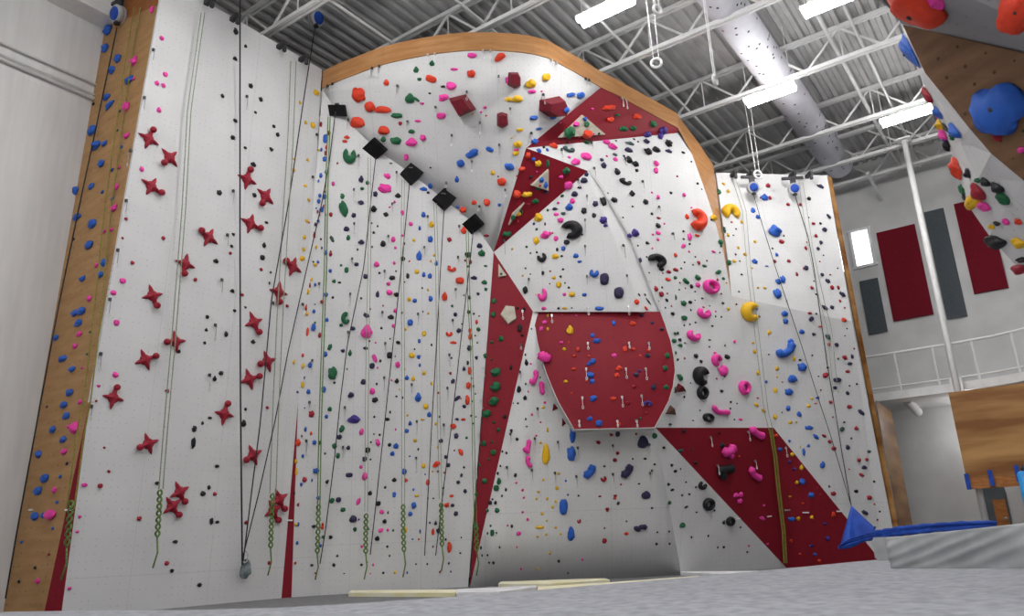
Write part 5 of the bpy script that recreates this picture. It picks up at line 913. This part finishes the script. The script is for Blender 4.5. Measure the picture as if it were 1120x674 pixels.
CAVEH = """1005 4 62 28 o;1024 0 25 11 p;1112 12 36 48 o;990 56 20 40 b;1010 103 10 16 r;1027 123 10 15 b;1020 125 6 9 p;1023 136 10 10 y;1029 146 11 12 p;1029 152 7 7 u;1034 159 11 8 k 60 c;1046 143 13 16 b;1036 140 5 14 k;1042 149 6 6 g;1094 119 52 56 b;1091 150 10 9 r;1117 164 7 7 p;1047 183 16 22 o;1039 184 4 9 p;1060 190 9 9 k;1070 197 6 6 g;1079 199 11 7 k -30;1092 205 13 10 k -20;1098 216 13 10 g -40;1071 210 22 11 r -30;1064 220 14 24 y 25;1077 225 11 11 p;1051 207 6 11 g;1055 217 4 14 k;1101 242 8 5 p;1091 244 6 6 k;1114 242 8 6 o;1085 248 6 6 y;1090 264 17 19 k;1115 265 13 11 y;1118 284 7 12 k;1114 296 12 15 s"""
HL = []
def parse(txt, cave):
    for e in txt.replace('\n', ';').split(';'):
        t = e.split()
        if not t: continue
        if t[0] == 'P':
            v = [float(a) for a in t[3:]]; pts = list(zip(v[0::2], v[1::2]))
            xs = [a for a, b in pts]; ys = [b for a, b in pts]; w = float(t[2])
            HL.append(dict(c=t[1], s='P', x=sum(xs) / len(xs), y=sum(ys) / len(ys), w=max(xs) - min(xs) + w, h=max(ys) - min(ys) + w, pts=pts, r=w / 2, a=0, cave=cave))
        else:
            HL.append(dict(x=float(t[0]), y=float(t[1]), w=float(t[2]), h=float(t[3]), c=t[4], a=float(t[5]) if len(t) > 5 else 0.0, s=t[6] if len(t) > 6 else '', cave=cave))
parse(HOLDS, False); parse(CAVEH, True)  # HOLDS' slim tilted green entry near the lip is a shadow shaped as a hold
ok = []
for h_ in HL:
    q = hit_near(h_['x'], h_['y'], h_['cave'])
    if q is None: continue
    h_['p'], h_['n'], h_['reg'] = q; h_['area'] = h_['w'] * h_['h'] * (3 if h_['s'] in ('P', 'c', 'd') else 1) * (4 if h_['cave'] else 1); ok.append(h_)
HL = sorted(ok, key=lambda q: -q['area'])
for i, h_ in enumerate(HL): h_['rank'] = i
# orders used in the labels: within one wall and colour, from the top
by = defaultdict(list)
for h_ in HL: by[h_['reg'], h_['c']].append(h_)
SHAPE = lambda q: {'c': 'C-shaped', 'd': 'ring-shaped', 'P': 'bent bone-shaped'}.get(q['s']) or ('tall' if q['h'] > 1.5 * q['w'] else 'wide' if q['w'] > 1.5 * q['h'] else 'rounded')
for k, L_ in by.items():
    L_.sort(key=lambda q: q['y'])
    for i, q in enumerate(L_): q['ord'] = i + 1; q['cnt'] = len(L_)
def size_word(q):
    s = math.sqrt(q['w'] * q['h']); return 'big' if s > 10 else 'medium' if s > 6 else 'small'
def hold_label(q, noun):
    c = CN.get(q['c'], 'crimson'); sw, sh, rg = size_word(q), SHAPE(q), REGION[q['reg']]
    same = [o for o in by[q['reg'], q['c']] if SHAPE(o) == sh and size_word(o) == sw]
    if q['cnt'] == 1: return f'the only {c} {noun} on the {rg}, {sw} and {sh}'
    if len(same) == 1: return f'{sw} {sh} {c} {noun} on the {rg}, the only such'
    if q['ord'] == 1: return f'{sw} {sh} {c} {noun}, highest {c} one on the {rg}'
    if q['ord'] == q['cnt']: return f'{sw} {sh} {c} {noun}, lowest {c} one on the {rg}'
    same.sort(key=lambda o: o['y']); i = same.index(q) + 1
    if len(same) == 2: return f'{sw} {sh} {c} {noun} on the {rg}, {"upper" if i == 1 else "lower"} of two such'
    if i > len(same) / 2: return f'{sw} {sh} {c} {noun} on the {rg}, {ordn(len(same) - i + 1)} lowest such'
    return f'{sw} {sh} {c} {noun} on the {rg}, {ordn(i)} highest such'
BOLT = None
def bolt(parent, z, r_, inv):
    global BOLT
    if BOLT is None:
        bm = bmesh.new(); lathe_bm(bm, [(0.8, -0.6), (1.0, 0.02), (1.0, 0.25), (0.6, 0.4), (0.2, 0.42)], 10, Vector(), Z)
        BOLT = bpy.data.meshes.new('bolt'); bm.to_mesh(BOLT); bm.free(); BOLT.materials.append(M['bolt_hole'])
    o = bpy.data.objects.new('bolt', BOLT); COL.objects.link(o); o.parent = parent
    o.location = (0, 0, z); o.scale = (r_ / inv[0], r_ / inv[1], r_ / inv[2])
NBIG, NFOOT = 300, 300
def hold_bm_special(q):
    p, n = q['p'], q['n']; w, h2, tx, ty = sizes(p, n, q['w'], q['h']); q['tx'], q['ty'] = tx, ty
    if q['s'] == 'P':
        loc = []
        for x, y in q['pts']:
            d = ray(x, y); v = EYE + d * ((p - EYE).dot(n) / d.dot(n)) - p; loc.append(Vector((v.dot(tx), v.dot(ty), 0)))
        r_ = q['r'] * depth(p) / F; fine = resample(loc, 4 * len(loc) + 1); m = len(fine)
        for _ in range(3): fine = [fine[0]] + [(fine[i - 1] + fine[i] * 2 + fine[i + 1]) / 4 for i in range(1, m - 1)] + [fine[-1]]
        rad = [r_ * (1.0 + 0.28 * abs(2 * i / (m - 1) - 1) ** 2 * 1.0) * (0.6 if i in (0, m - 1) else 1) for i in range(m)]
        e0 = (fine[0] - fine[1]).normalized() * r_ * 0.5; e1_ = (fine[-1] - fine[-2]).normalized() * r_ * 0.5
        fine = [fine[0] + e0] + fine + [fine[-1] + e1_]; rad = [r_ * 0.3] + rad + [r_ * 0.3]
        bm = bmesh.new(); tube_bm(bm, fine, rad, 12)
        for v in bm.verts: v.co.z = max(-0.02, v.co.z + r_ * 0.35)
        return bm
    return arc_bm(q['a'], w, h2, 0.42 * min(w, h2), q['s'] == 'd', 0.44 if q['s'] == 'c' else 0.32)
stuff_v = []; stuff_f = []; stuff_m = []
SM = [dome(21, 1), dome(22, 1, taper=0.6), dome(23, 1, scoop=0.5)]
SMV = [([v.co.copy() for v in b.verts], [[v.index for v in f.verts] for f in b.faces]) for b in SM]
cols = list(HC_)
for q in HL:
    p, n = q['p'], q['n']; rk = q['rank']; big = rk < NBIG; noun = 'climbing hold' if big else 'foothold'
    if big and q['s'] in ('P', 'c', 'd'):
        bm = hold_bm_special(q); me = bpy.data.meshes.new('hold'); bm.to_mesh(me); bm.free()
        for f_ in me.polygons: f_.use_smooth = True
        me.materials.append(M['hold_' + q['c']])
        o = bpy.data.objects.new('climbing_hold', me); COL.objects.link(o); o.matrix_world = mat3(q['tx'], q['ty'], n, p + n * 0.025)
    else:
        w, h2, tx, ty = sizes(p, n, q['w'], q['h'])
        if q['a']:
            # a tilted hold was measured by its own long and short sides
            pass
        dz = (0.85 if big else 0.7) * min(w, h2, 0.5) * (1.0 if q['w'] < 14 else 0.8); ang = q['a'] if q['s'] == '' else 0.0
        m4 = mat3(tx, ty, n, p, ang)
        if rk < NBIG + NFOOT:
            v = (rk * 7 + int(q['x'])) % len(VAR)
            o = bpy.data.objects.new('climbing_hold' if big else 'foothold', dome_mesh(v, q['c'])); COL.objects.link(o)
            o.matrix_world = Matrix.Translation(n * (dz * 0.045 + 0.003)) @ m4 @ Matrix.Diagonal((w, h2, dz, 1.0))
            if rk < 60: bolt(o, 0.445, min(0.03, 0.06 * min(w, h2)), (w, h2, dz))
        else:
            vv, ff = SMV[rk % 3]; b = len(stuff_v)
            S_ = Matrix.Translation(n * (dz * 0.05 + 0.003)) @ m4 @ Matrix.Diagonal((w, h2, dz, 1.0)) @ Matrix.Rotation(rk * 1.7, 4, 'Z')
            stuff_v += [S_ @ c for c in vv]; stuff_f += [[b + i for i in f_] for f_ in ff]; stuff_m += [cols.index(q['c'])] * len(ff); continue
    tag(o, hold_label(q, noun), 'climbing hold' if big else 'foothold', ('climbing holds' if big else 'footholds') + ' on the ' + REGION[q['reg']])
o = from_py('small_footholds', stuff_v, stuff_f, ['hold_' + c for c in cols], None, True)
for f_, mi in zip(o.data.polygons, stuff_m): f_.material_index = mi
tag(o, 'tiny footholds of every colour scattered over all the climbing walls', 'footholds', None, 'stuff')

# ------------------------------------------------------------------ red four-pointed speed holds
def star_mesh():
    bm = bmesh.new(); K = 64; rows = []
    tips = [(math.radians(a), L_) for a, L_ in ((0, 1.0), (90, 0.95), (180, 0.98), (270, 0.95))]
    def rad(a):
        r_ = 0.46
        for ta, L_ in tips:
            d = (a - ta + math.pi) % (2 * math.pi) - math.pi; r_ = max(r_, L_ * math.exp(-(abs(d) / 0.52) ** 1.1))
        return r_
    for f_, z in ((1.0, 0.006), (1.0, 0.05), (0.86, 0.17), (0.6, 0.27), (0.3, 0.33)):
        rows.append([bm.verts.new((rad(2 * math.pi * k / K) * f_ * math.cos(2 * math.pi * k / K), rad(2 * math.pi * k / K) * f_ * math.sin(2 * math.pi * k / K), z)) for k in range(K)])
    for a, b in zip(rows, rows[1:]):
        for k in range(K): bm.faces.new((a[k], a[(k + 1) % K], b[(k + 1) % K], b[k]))
    bm.faces.new(rows[-1]); bm.faces.new(rows[0][::-1])
    for f_ in bm.faces: f_.smooth = True
    me = bpy.data.meshes.new('speed_hold'); bm.to_mesh(me); bm.free(); me.materials.append(M['hold_s']); return me
SME = star_mesh()
bm = bmesh.new(); bmesh.ops.create_icosphere(bm, subdivisions=2, radius=0.28)
for f_ in bm.faces: f_.smooth = True
KNOB = bpy.data.meshes.new('rounded_knob'); bm.to_mesh(KNOB); bm.free(); KNOB.materials.append(M['hold_s'])
ST = [tuple(float(v) for v in e.split()) for e in STARS.replace('\n', ';').split(';') if e.strip()]
lanes = {'left': sorted([s for s in ST if s[0] < 232], key=lambda s: s[1]), 'right': sorted([s for s in ST if s[0] >= 232], key=lambda s: s[1])}
for ln, L_ in lanes.items():
    for i, (x, y, a) in enumerate(L_):
        q = hit_near(x, y)
        if not q: continue
        p, n, rg = q; rr = 13.2 * depth(p) / F; tx, ty = frame(n)
        o = bpy.data.objects.new('speed_hold', SME); COL.objects.link(o); o.matrix_world = mat3(tx, ty, n, p, a) @ Matrix.Diagonal((rr, rr, rr, 1))
        k_ = bpy.data.objects.new('rounded_knob', KNOB); COL.objects.link(k_); k_.parent = o; k_.location = (0.88, 0, 0.29)
        pass
        where = 'highest' if i == 0 else 'lowest' if i == len(L_) - 1 else ordn(i + 1) + ' from the top'
        tag(o, f'red four-pointed speed hold, {where} in the {ln} lane of the speed wall', 'speed hold', 'red speed holds')

# ------------------------------------------------------------------ quickdraws on their hangers
def draw_meshes(sling):
    bm = bmesh.new(); box_bm(bm, Vector((0, -0.02, 0.0)), Vector((1, 0, 0)), Vector((0, 1, 0)), Z, 0.042, 0.04, 0.05); box_bm(bm, Vector((0, -0.045, -0.03)), Vector((1, 0, 0)), Vector((0, 1, 0)), Z, 0.028, 0.02, 0.035)
    a = bpy.data.meshes.new('quickdraw'); bm.to_mesh(a); bm.free(); a.materials.append(M['dark_metal' if sling == 'dark_sling' else 'steel'])
    bm = bmesh.new(); box_bm(bm, Vector((0, 0, -0.5)), Vector((1, 0, 0)), Vector((0, 1, 0)), Z, 0.010, 0.008, 0.9)
    b = bpy.data.meshes.new('sling'); bm.to_mesh(b); bm.free(); b.materials.append(M[sling])
    bm = bmesh.new(); tube_bm(bm, [Vector((0.018 * math.cos(t), 0, 0.038 * math.sin(t))) for t in [2 * math.pi * i / 12 for i in range(12)]], 0.006, 5, True)
    c = bpy.data.meshes.new('carabiner'); bm.to_mesh(c); bm.free(); c.materials.append(M['bright_sling' if sling != 'dark_sling' else 'steel']); return a, b, c
DM = {'q': draw_meshes('dark_sling'), 'Q': draw_meshes('bright_sling')}
DL = []
for e in DRAWS.replace('\n', ';').split(';'):
    t = e.split()
    if not t: continue
    x, y, l = map(float, t[1:]); q = hit_near(x, y)
    if q: DL.append((q[2], y, x, t[0], l, q[0], q[1]))
DL.sort(key=lambda d: (d[0], d[1])); cnt = Counter(d[0] for d in DL); seen = Counter()
for rg, y, x, k, l, p, n in DL:
    seen[rg] += 1; i = seen[rg]; c = cnt[rg]; ln = l * depth(p) / F
    a, b, c_ = DM[k]; fwd = Vector((n.x, n.y, 0)); fwd = fwd.normalized() if fwd.length > 1e-3 else Vector((0, -1, 0))
    rx = Vector((-fwd.y, fwd.x, 0)); m4 = Matrix((rx, -fwd, Z)).transposed().to_4x4(); m4.translation = p + n * 0.02
    o = bpy.data.objects.new('quickdraw', a); COL.objects.link(o); o.matrix_world = m4
    s_ = bpy.data.objects.new('sling', b); COL.objects.link(s_); s_.parent = o; s_.location = (0, -0.055, -0.02); s_.scale = (1, 1, max(0.1, ln - 0.12))
    r_ = bpy.data.objects.new('carabiner', c_); COL.objects.link(r_); r_.parent = o; r_.location = (0, -0.055, -max(0.1, ln - 0.06))
    o_ = 'the only one' if c == 1 else 'highest one' if i == 1 else 'lowest one' if i == c else (ordn(i) + ' from the top' if i <= c / 2 else ordn(c - i + 1) + ' from the bottom')
    tag(o, f'{"bright" if k == "Q" else "dark"} quickdraw hanging on the {REGION[rg]}, {o_}', 'quickdraw', 'quickdraws on the climbing walls')
for x, y, w in [tuple(map(float, e.split())) for e in TAGS.replace('\n', ';').split(';') if e.strip()]:
    q = hit_near(x, y)
    if not q: continue
    p, n, rg = q; tx, ty = frame(n); bm = bmesh.new(); w_ = w * depth(p) / F
    box_bm(bm, Vector(), Vector((1, 0, 0)), Vector((0, 1, 0)), Z, w_, 0.028, 0.02); bmesh.ops.bevel(bm, geom=bm.edges[:], offset=0.005, segments=1)
    o = from_bm('route_tag', bm, 'tag_white'); o.matrix_world = mat3(tx, ty, n, p + n * 0.014)
    tag(o, f'small white route tag on the {REGION[rg]}', 'route tag', 'white route tags')
TG = [o for o in bpy.data.objects if o.name.startswith('route_tag')]
for rg in set(o['label'] for o in TG):
    L_ = sorted([o for o in TG if o['label'] == rg], key=lambda o: (EYE + (o.location - EYE)).x)
    if len(L_) > 1:
        for i, o in enumerate(L_): o['label'] = rg + (', leftmost' if i == 0 else ', rightmost' if i == len(L_) - 1 else ', %s from the left' % ordn(i + 1))

# ------------------------------------------------------------------ ropes, straps and belay drums
def wall_pt(x, y, off=0.24):
    q = hit_near(x, y); p, n, r_ = q
    return p - (p - EYE).normalized() * off
def braid(bm, pts, r_, amp, turns):
    fine = resample(pts, turns * 8 + 1)
    for s in (0, math.pi):
        line = []
        for i, p in enumerate(fine):
            t = i / 8 * 2 * math.pi * 0.5; d = (fine[min(i + 1, len(fine) - 1)] - fine[max(i - 1, 0)]).normalized(); sd = d.cross(fw).normalized()
            line.append(p + sd * (amp * math.sin(t + s)) + fw * (amp * 0.5 * math.cos(t + s)))
        tube_bm(bm, line, r_, 5)
def rope(name, pxs, mat, r_, label, cat='rope', tail=None, tops=None, twin=0.0, group='ropes and straps on the walls'):
    pts = []
    for i, e in enumerate(pxs):
        if len(e) == 3: pts.append(PY(*e))
        else: pts.append(wall_pt(*e))
    fine = resample(pts, max(14, 5 * len(pts)))
    org = fine[0].copy(); bm = bmesh.new()
    if twin:
        sd = rt * (twin / 2)
        tube_bm(bm, [p - org - sd for p in fine], r_, 6); tube_bm(bm, [p - org + sd for p in fine], r_, 6)
    else: tube_bm(bm, [p - org for p in fine], r_, 6)
    o = from_bm(name, bm, mat); o.location = org; tag(o, label, cat, group)
    if tail:
        tp = [wall_pt(*e, 0.27) - org for e in tail]; bm = bmesh.new(); braid(bm, tp, 0.018, 0.036, max(4, int((tp[0] - tp[-1]).length / 0.11)))
        tube_bm(bm, [tp[-1], tp[-1] + Vector((0.03, 0, -0.25)), tp[-1] + Vector((-0.02, -0.02, -0.5))], 0.015, 5)
        from_bm('braided_tail', bm, 'green_rope', o, True)
    return o
bk_, gr, pl, ye = 'black_webbing', 'green_rope', 'pale_rope', 'yellow_rope'
rope('belay_strap', [(128, 30), (105, 140), (85.5, 231), (63, 340), (45.6, 434), (27, 535), (17, 590), (5, 655)], bk_, 0.013, 'black strap running down the plywood strip from its belay drum', 'strap')
rope('climbing_rope', [(150, 8), (140, 70), (118, 228), (105, 360), (95, 440), (88, 475), (77, 557)], ye, 0.011, 'yellow-green rope down the plywood strip and red wedge', tail=[(78, 548), (75, 578), (73, 598)], twin=0.12)
rope('climbing_rope', [(222, 14), (207, 120), (201, 230), (190, 370), (182, 460), (176, 535)], pl, 0.010, 'pale rope down the middle of the left speed lane', tail=[(175, 536), (174, 560), (172, 588)], twin=0.07)
rope('belay_strap', [PY_ for PY_ in ((262.5, -40, 13.8), (262.5, 120), (262.5, 240), (263, 430), (265, 618))], bk_, 0.016, 'thick black strap straight down the middle of the speed wall', 'strap')
rope('belay_strap', [(345, 27, 16.0), (332, 110), (316, 220), (297, 327), (285, 460), (275, 540), (266, 614)], bk_, 0.012, 'black strap from the ceiling belay drum to the grey anchor bag', 'strap')
rope('belay_strap', [(367, 122), (360, 178), (351, 227), (333, 305), (315, 385), (301, 460), (283, 540), (265, 612)], bk_, 0.011, 'black strap from the highest black square pad to the grey anchor bag', 'strap')
rope('climbing_rope', [(321, 67), (318, 150), (313, 230), (306, 350), (302, 440), (298.5, 540)], pl, 0.010, 'pale doubled rope down the right speed lane', tail=[(298, 540), (297, 570), (296, 600)], twin=0.12)
rope('climbing_rope', [(360, 128), (357.5, 200), (356, 292), (353, 376), (350, 470), (348.5, 560)], gr, 0.012, 'green rope below the highest black square pad', tail=[(348.5, 552), (348, 580), (347, 606)], twin=0.05)
rope('belay_strap', [(411, 172), (404, 235), (398, 292), (380, 376), (372, 440), (366, 500), (356, 580), (350, 617)], bk_, 0.0105, 'black strap hanging from the second highest diamond pad', 'strap')
rope('climbing_rope', [(404, 172), (404, 292), (402, 376), (401, 460), (400.5, 560)], pl, 0.007, 'pale doubled rope below the second highest diamond pad', tail=[(400.5, 562), (400, 585), (400, 606)], twin=0.06)
rope('belay_strap', [(448, 200), (439, 292), (430, 376), (421, 460), (412, 544), (405, 607)], bk_, 0.0105, 'black strap hanging from the third highest diamond pad', 'strap')
rope('climbing_rope', [(441, 196), (440, 292), (441, 376), (441, 460), (441, 555)], pl, 0.007, 'pale doubled rope below the third highest diamond pad', tail=[(441, 552), (441, 580), (442, 604)], twin=0.06)
rope('belay_strap', [(485.8, 228), (482, 292), (477.5, 376), (472.5, 460), (468, 544), (464.4, 608)], bk_, 0.0105, 'black strap hanging from the fourth highest diamond pad', 'strap')
rope('climbing_rope', [(476, 222), (478, 292), (479, 376), (480, 460), (482, 546)], pl, 0.007, 'pale doubled rope below the fourth highest diamond pad', tail=[(482.5, 550), (483, 575), (483.5, 598)], twin=0.06)
rope('belay_strap', [(517.7, 252), (513.5, 292), (503.7, 376), (494.5, 460), (485, 535), (476.5, 608)], bk_, 0.0105, 'black strap hanging from the lowest diamond pad', 'strap')
rope('climbing_rope', [(511, 253), (513, 330), (515.6, 376), (517.5, 460), (518.5, 520), (520.5, 585)], gr, 0.009, 'thin green rope below the lowest diamond pad, by the long red triangle', tail=[(520.5, 575), (521, 590), (521.5, 603)], twin=0.05)
rope('climbing_rope', [(843, 470), (848, 500), (852, 540), (857, 580), (859, 616)], ye, 0.022, 'thick yellow-green rope down the ridge of the red wedges', twin=0.06)
rope('climbing_rope', [(803, 196), (814, 230), (819, 292), (826, 350), (832, 400), (838, 450), (843, 470)], pl, 0.007, 'faint pale rope from the upper right-hand wall to the red wedges', twin=0.10)
rope('belay_strap', [(824, 212), (832, 240), (848, 292), (876, 376), (897, 442), (908, 475), (930, 550)], bk_, 0.009, 'black strap slanting from the left belay drum on the right-hand wall', 'strap')
rope('belay_strap', [(869, 212), (884, 260), (890, 292), (898, 350), (905, 400), (912, 440), (920, 490), (926, 525), (931, 553)], bk_, 0.012, 'black strap from the right belay drum down to the blue gate', 'strap')
rope('climbing_rope', [(876, 200), (887, 274), (899, 330), (907, 358), (914, 430)], pl, 0.007, 'faint pale rope beside the black strap of the blue gate', twin=0.12)

def drum(p, ax, r_, label, drop=0.5):
    """belay drum: white casing round a blue face, hung on a black bracket; ax is the way its face looks"""
    e = empty('belay_drum', p); ax = ax.normalized()
    bm = bmesh.new(); lathe_bm(bm, [(r_ * 0.55, -r_ * 0.55), (r_ * 0.95, -r_ * 0.42), (r_, -r_ * 0.2), (r_ * 0.9, -r_ * 0.12), (r_ * 0.9, -0.02), (r_, 0.05), (r_ * 0.98, r_ * 0.3), (r_ * 0.75, r_ * 0.42)], 24, Vector(), ax); cs = from_bm('casing', bm, 'grey_vinyl', e)
    bm = bmesh.new(); lathe_bm(bm, [(r_ * 0.74, r_ * 0.40), (r_ * 0.70, r_ * 0.48), (r_ * 0.2, r_ * 0.52)], 24, Vector(), ax); from_bm('blue_face', bm, 'blue_cloth', cs)
    bm = bmesh.new(); lathe_bm(bm, [(r_ * 0.92, -r_ * 0.13), (r_ * 0.93, -r_ * 0.07), (r_ * 0.92, -0.02)], 24, Vector(), ax); from_bm('red_band', bm, 'hold_r', cs)
    bm = bmesh.new(); bar_bm(bm, Z * (r_ * 0.8), Z * (r_ * 0.9 + drop), 0.08, 0.14); s = ax.cross(Z).normalized(); bar_bm(bm, Z * (r_ * 0.9 + drop) - s * 0.3, Z * (r_ * 0.9 + drop) + s * 0.3, 0.07); from_bm('mount_bracket', bm, 'dark_metal', e)
    bm = bmesh.new(); lathe_bm(bm, [(0.06, -r_ * 1.2), (0.07, -r_ * 1.1), (0.05, -r_ * 0.85)], 10, Vector(), Z); from_bm('strap_nozzle', bm, 'dark_metal', e)
    tag(e, label, 'belay drum', 'automatic belay drums'); return e
for x, y, off, ax, r_, lab in ((129, 16, 0.35, Vector((-0.55, -0.9, -0.25)), 0.2, 'white and blue belay drum high on the plywood strip'),
                               (823.5, 205.5, 0.40, Vector((0.1, -0.95, -0.2)), 0.17, 'white and blue belay drum on the right-hand wall beside the wooden lip'),
                               (868.5, 206.5, 0.40, Vector((-0.05, -0.95, -0.2)), 0.17, 'white and blue belay drum on the right-hand wall near its outer edge')):
    p, n, rg = hit_near(x, y); drum(p - (p - EYE).normalized() * off, ax, r_, lab, 0.18)
drum(PY(346, 20, 16.0), Vector((0.85, -0.5, -0.3)), 0.21, 'white and blue belay drum under the roof above the speed wall', 0.35)
for x, y, lab in ((225, 4, 'black anchor bracket highest on the speed wall edge'), (253, 22, 'black anchor bracket beside the thick black strap'), (304, 52, 'black anchor bracket in the middle of the far lane edge'), (328, 66, 'black anchor bracket above the pale doubled rope'),
                  (800, 193, 'black anchor bracket on the right-hand wall near the wooden lip'), (818, 193, 'black anchor bracket above the left belay drum of the right-hand wall'), (864, 194, 'black anchor bracket above the right belay drum of the right-hand wall'), (882, 194, 'black anchor bracket on the right-hand wall by its outer edge')):
    p, n, rg = hit_near(x, y); tx, ty = frame(n); bm = bmesh.new()
    box_bm(bm, n * 0.14, tx, n, Z, 0.10, 0.30, 0.09); box_bm(bm, n * 0.24 - Z * 0.10, tx, n, Z, 0.07, 0.07, 0.2); bmesh.ops.bevel(bm, geom=bm.edges[:], offset=0.012, segments=1)
    o = from_bm('anchor_bracket', bm, 'dark_metal'); o.location = p; tag(o, lab, 'bracket', 'black anchor brackets at the wall tops')
# anchor bag where the three straps meet
p, n, rg = hit_near(264.5, 622); e = empty('anchor_bag', p + n * 0.14)
bm = dome(31, 3, edge=0.8)
for v in bm.verts: v.co = Vector((v.co.x * (0.20 - 0.12 * v.co.y), v.co.z * 0.24 - 0.05, v.co.y * 0.36))
from_bm('bag_body', bm, 'bag_fabric', e, True)
bm = bmesh.new(); tube_bm(bm, [Vector((0.05 * math.cos(t), -0.10, 0.22 + 0.11 * math.sin(t))) for t in [2 * math.pi * i / 14 for i in range(14)]], 0.016, 6, True); from_bm('carabiner', bm, 'steel', e, True)
tag(e, 'grey anchor bag at the foot of the speed wall where three black straps meet', 'anchor bag')

# ------------------------------------------------------------------ camera, world, render look
cam = bpy.data.cameras.new('camera'); co = bpy.data.objects.new('camera', cam); COL.objects.link(co)
cam.sensor_width = 36.0; cam.sensor_fit = 'HORIZONTAL'; cam.lens = F * 36 / 1120; cam.clip_end = 200
m3 = Matrix((rt, up, -fw)).transposed().to_4x4(); m3.translation = EYE; co.matrix_world = m3
cam.dof.use_dof = True; cam.dof.focus_distance = 16.5; cam.dof.aperture_fstop = 1.6
SC.camera = co
w = bpy.data.worlds.new('world'); SC.world = w; w.use_nodes = True
w.node_tree.nodes['Background'].inputs[0].default_value = (0.95, 0.97, 1.0, 1); w.node_tree.nodes['Background'].inputs[1].default_value = 0.3
SC.view_settings.view_transform = 'Standard'; SC.view_settings.look = 'None'; SC.view_settings.gamma = 1.0; SC.view_settings.exposure = EXPOSURE
SC.view_settings.use_curve_mapping = False
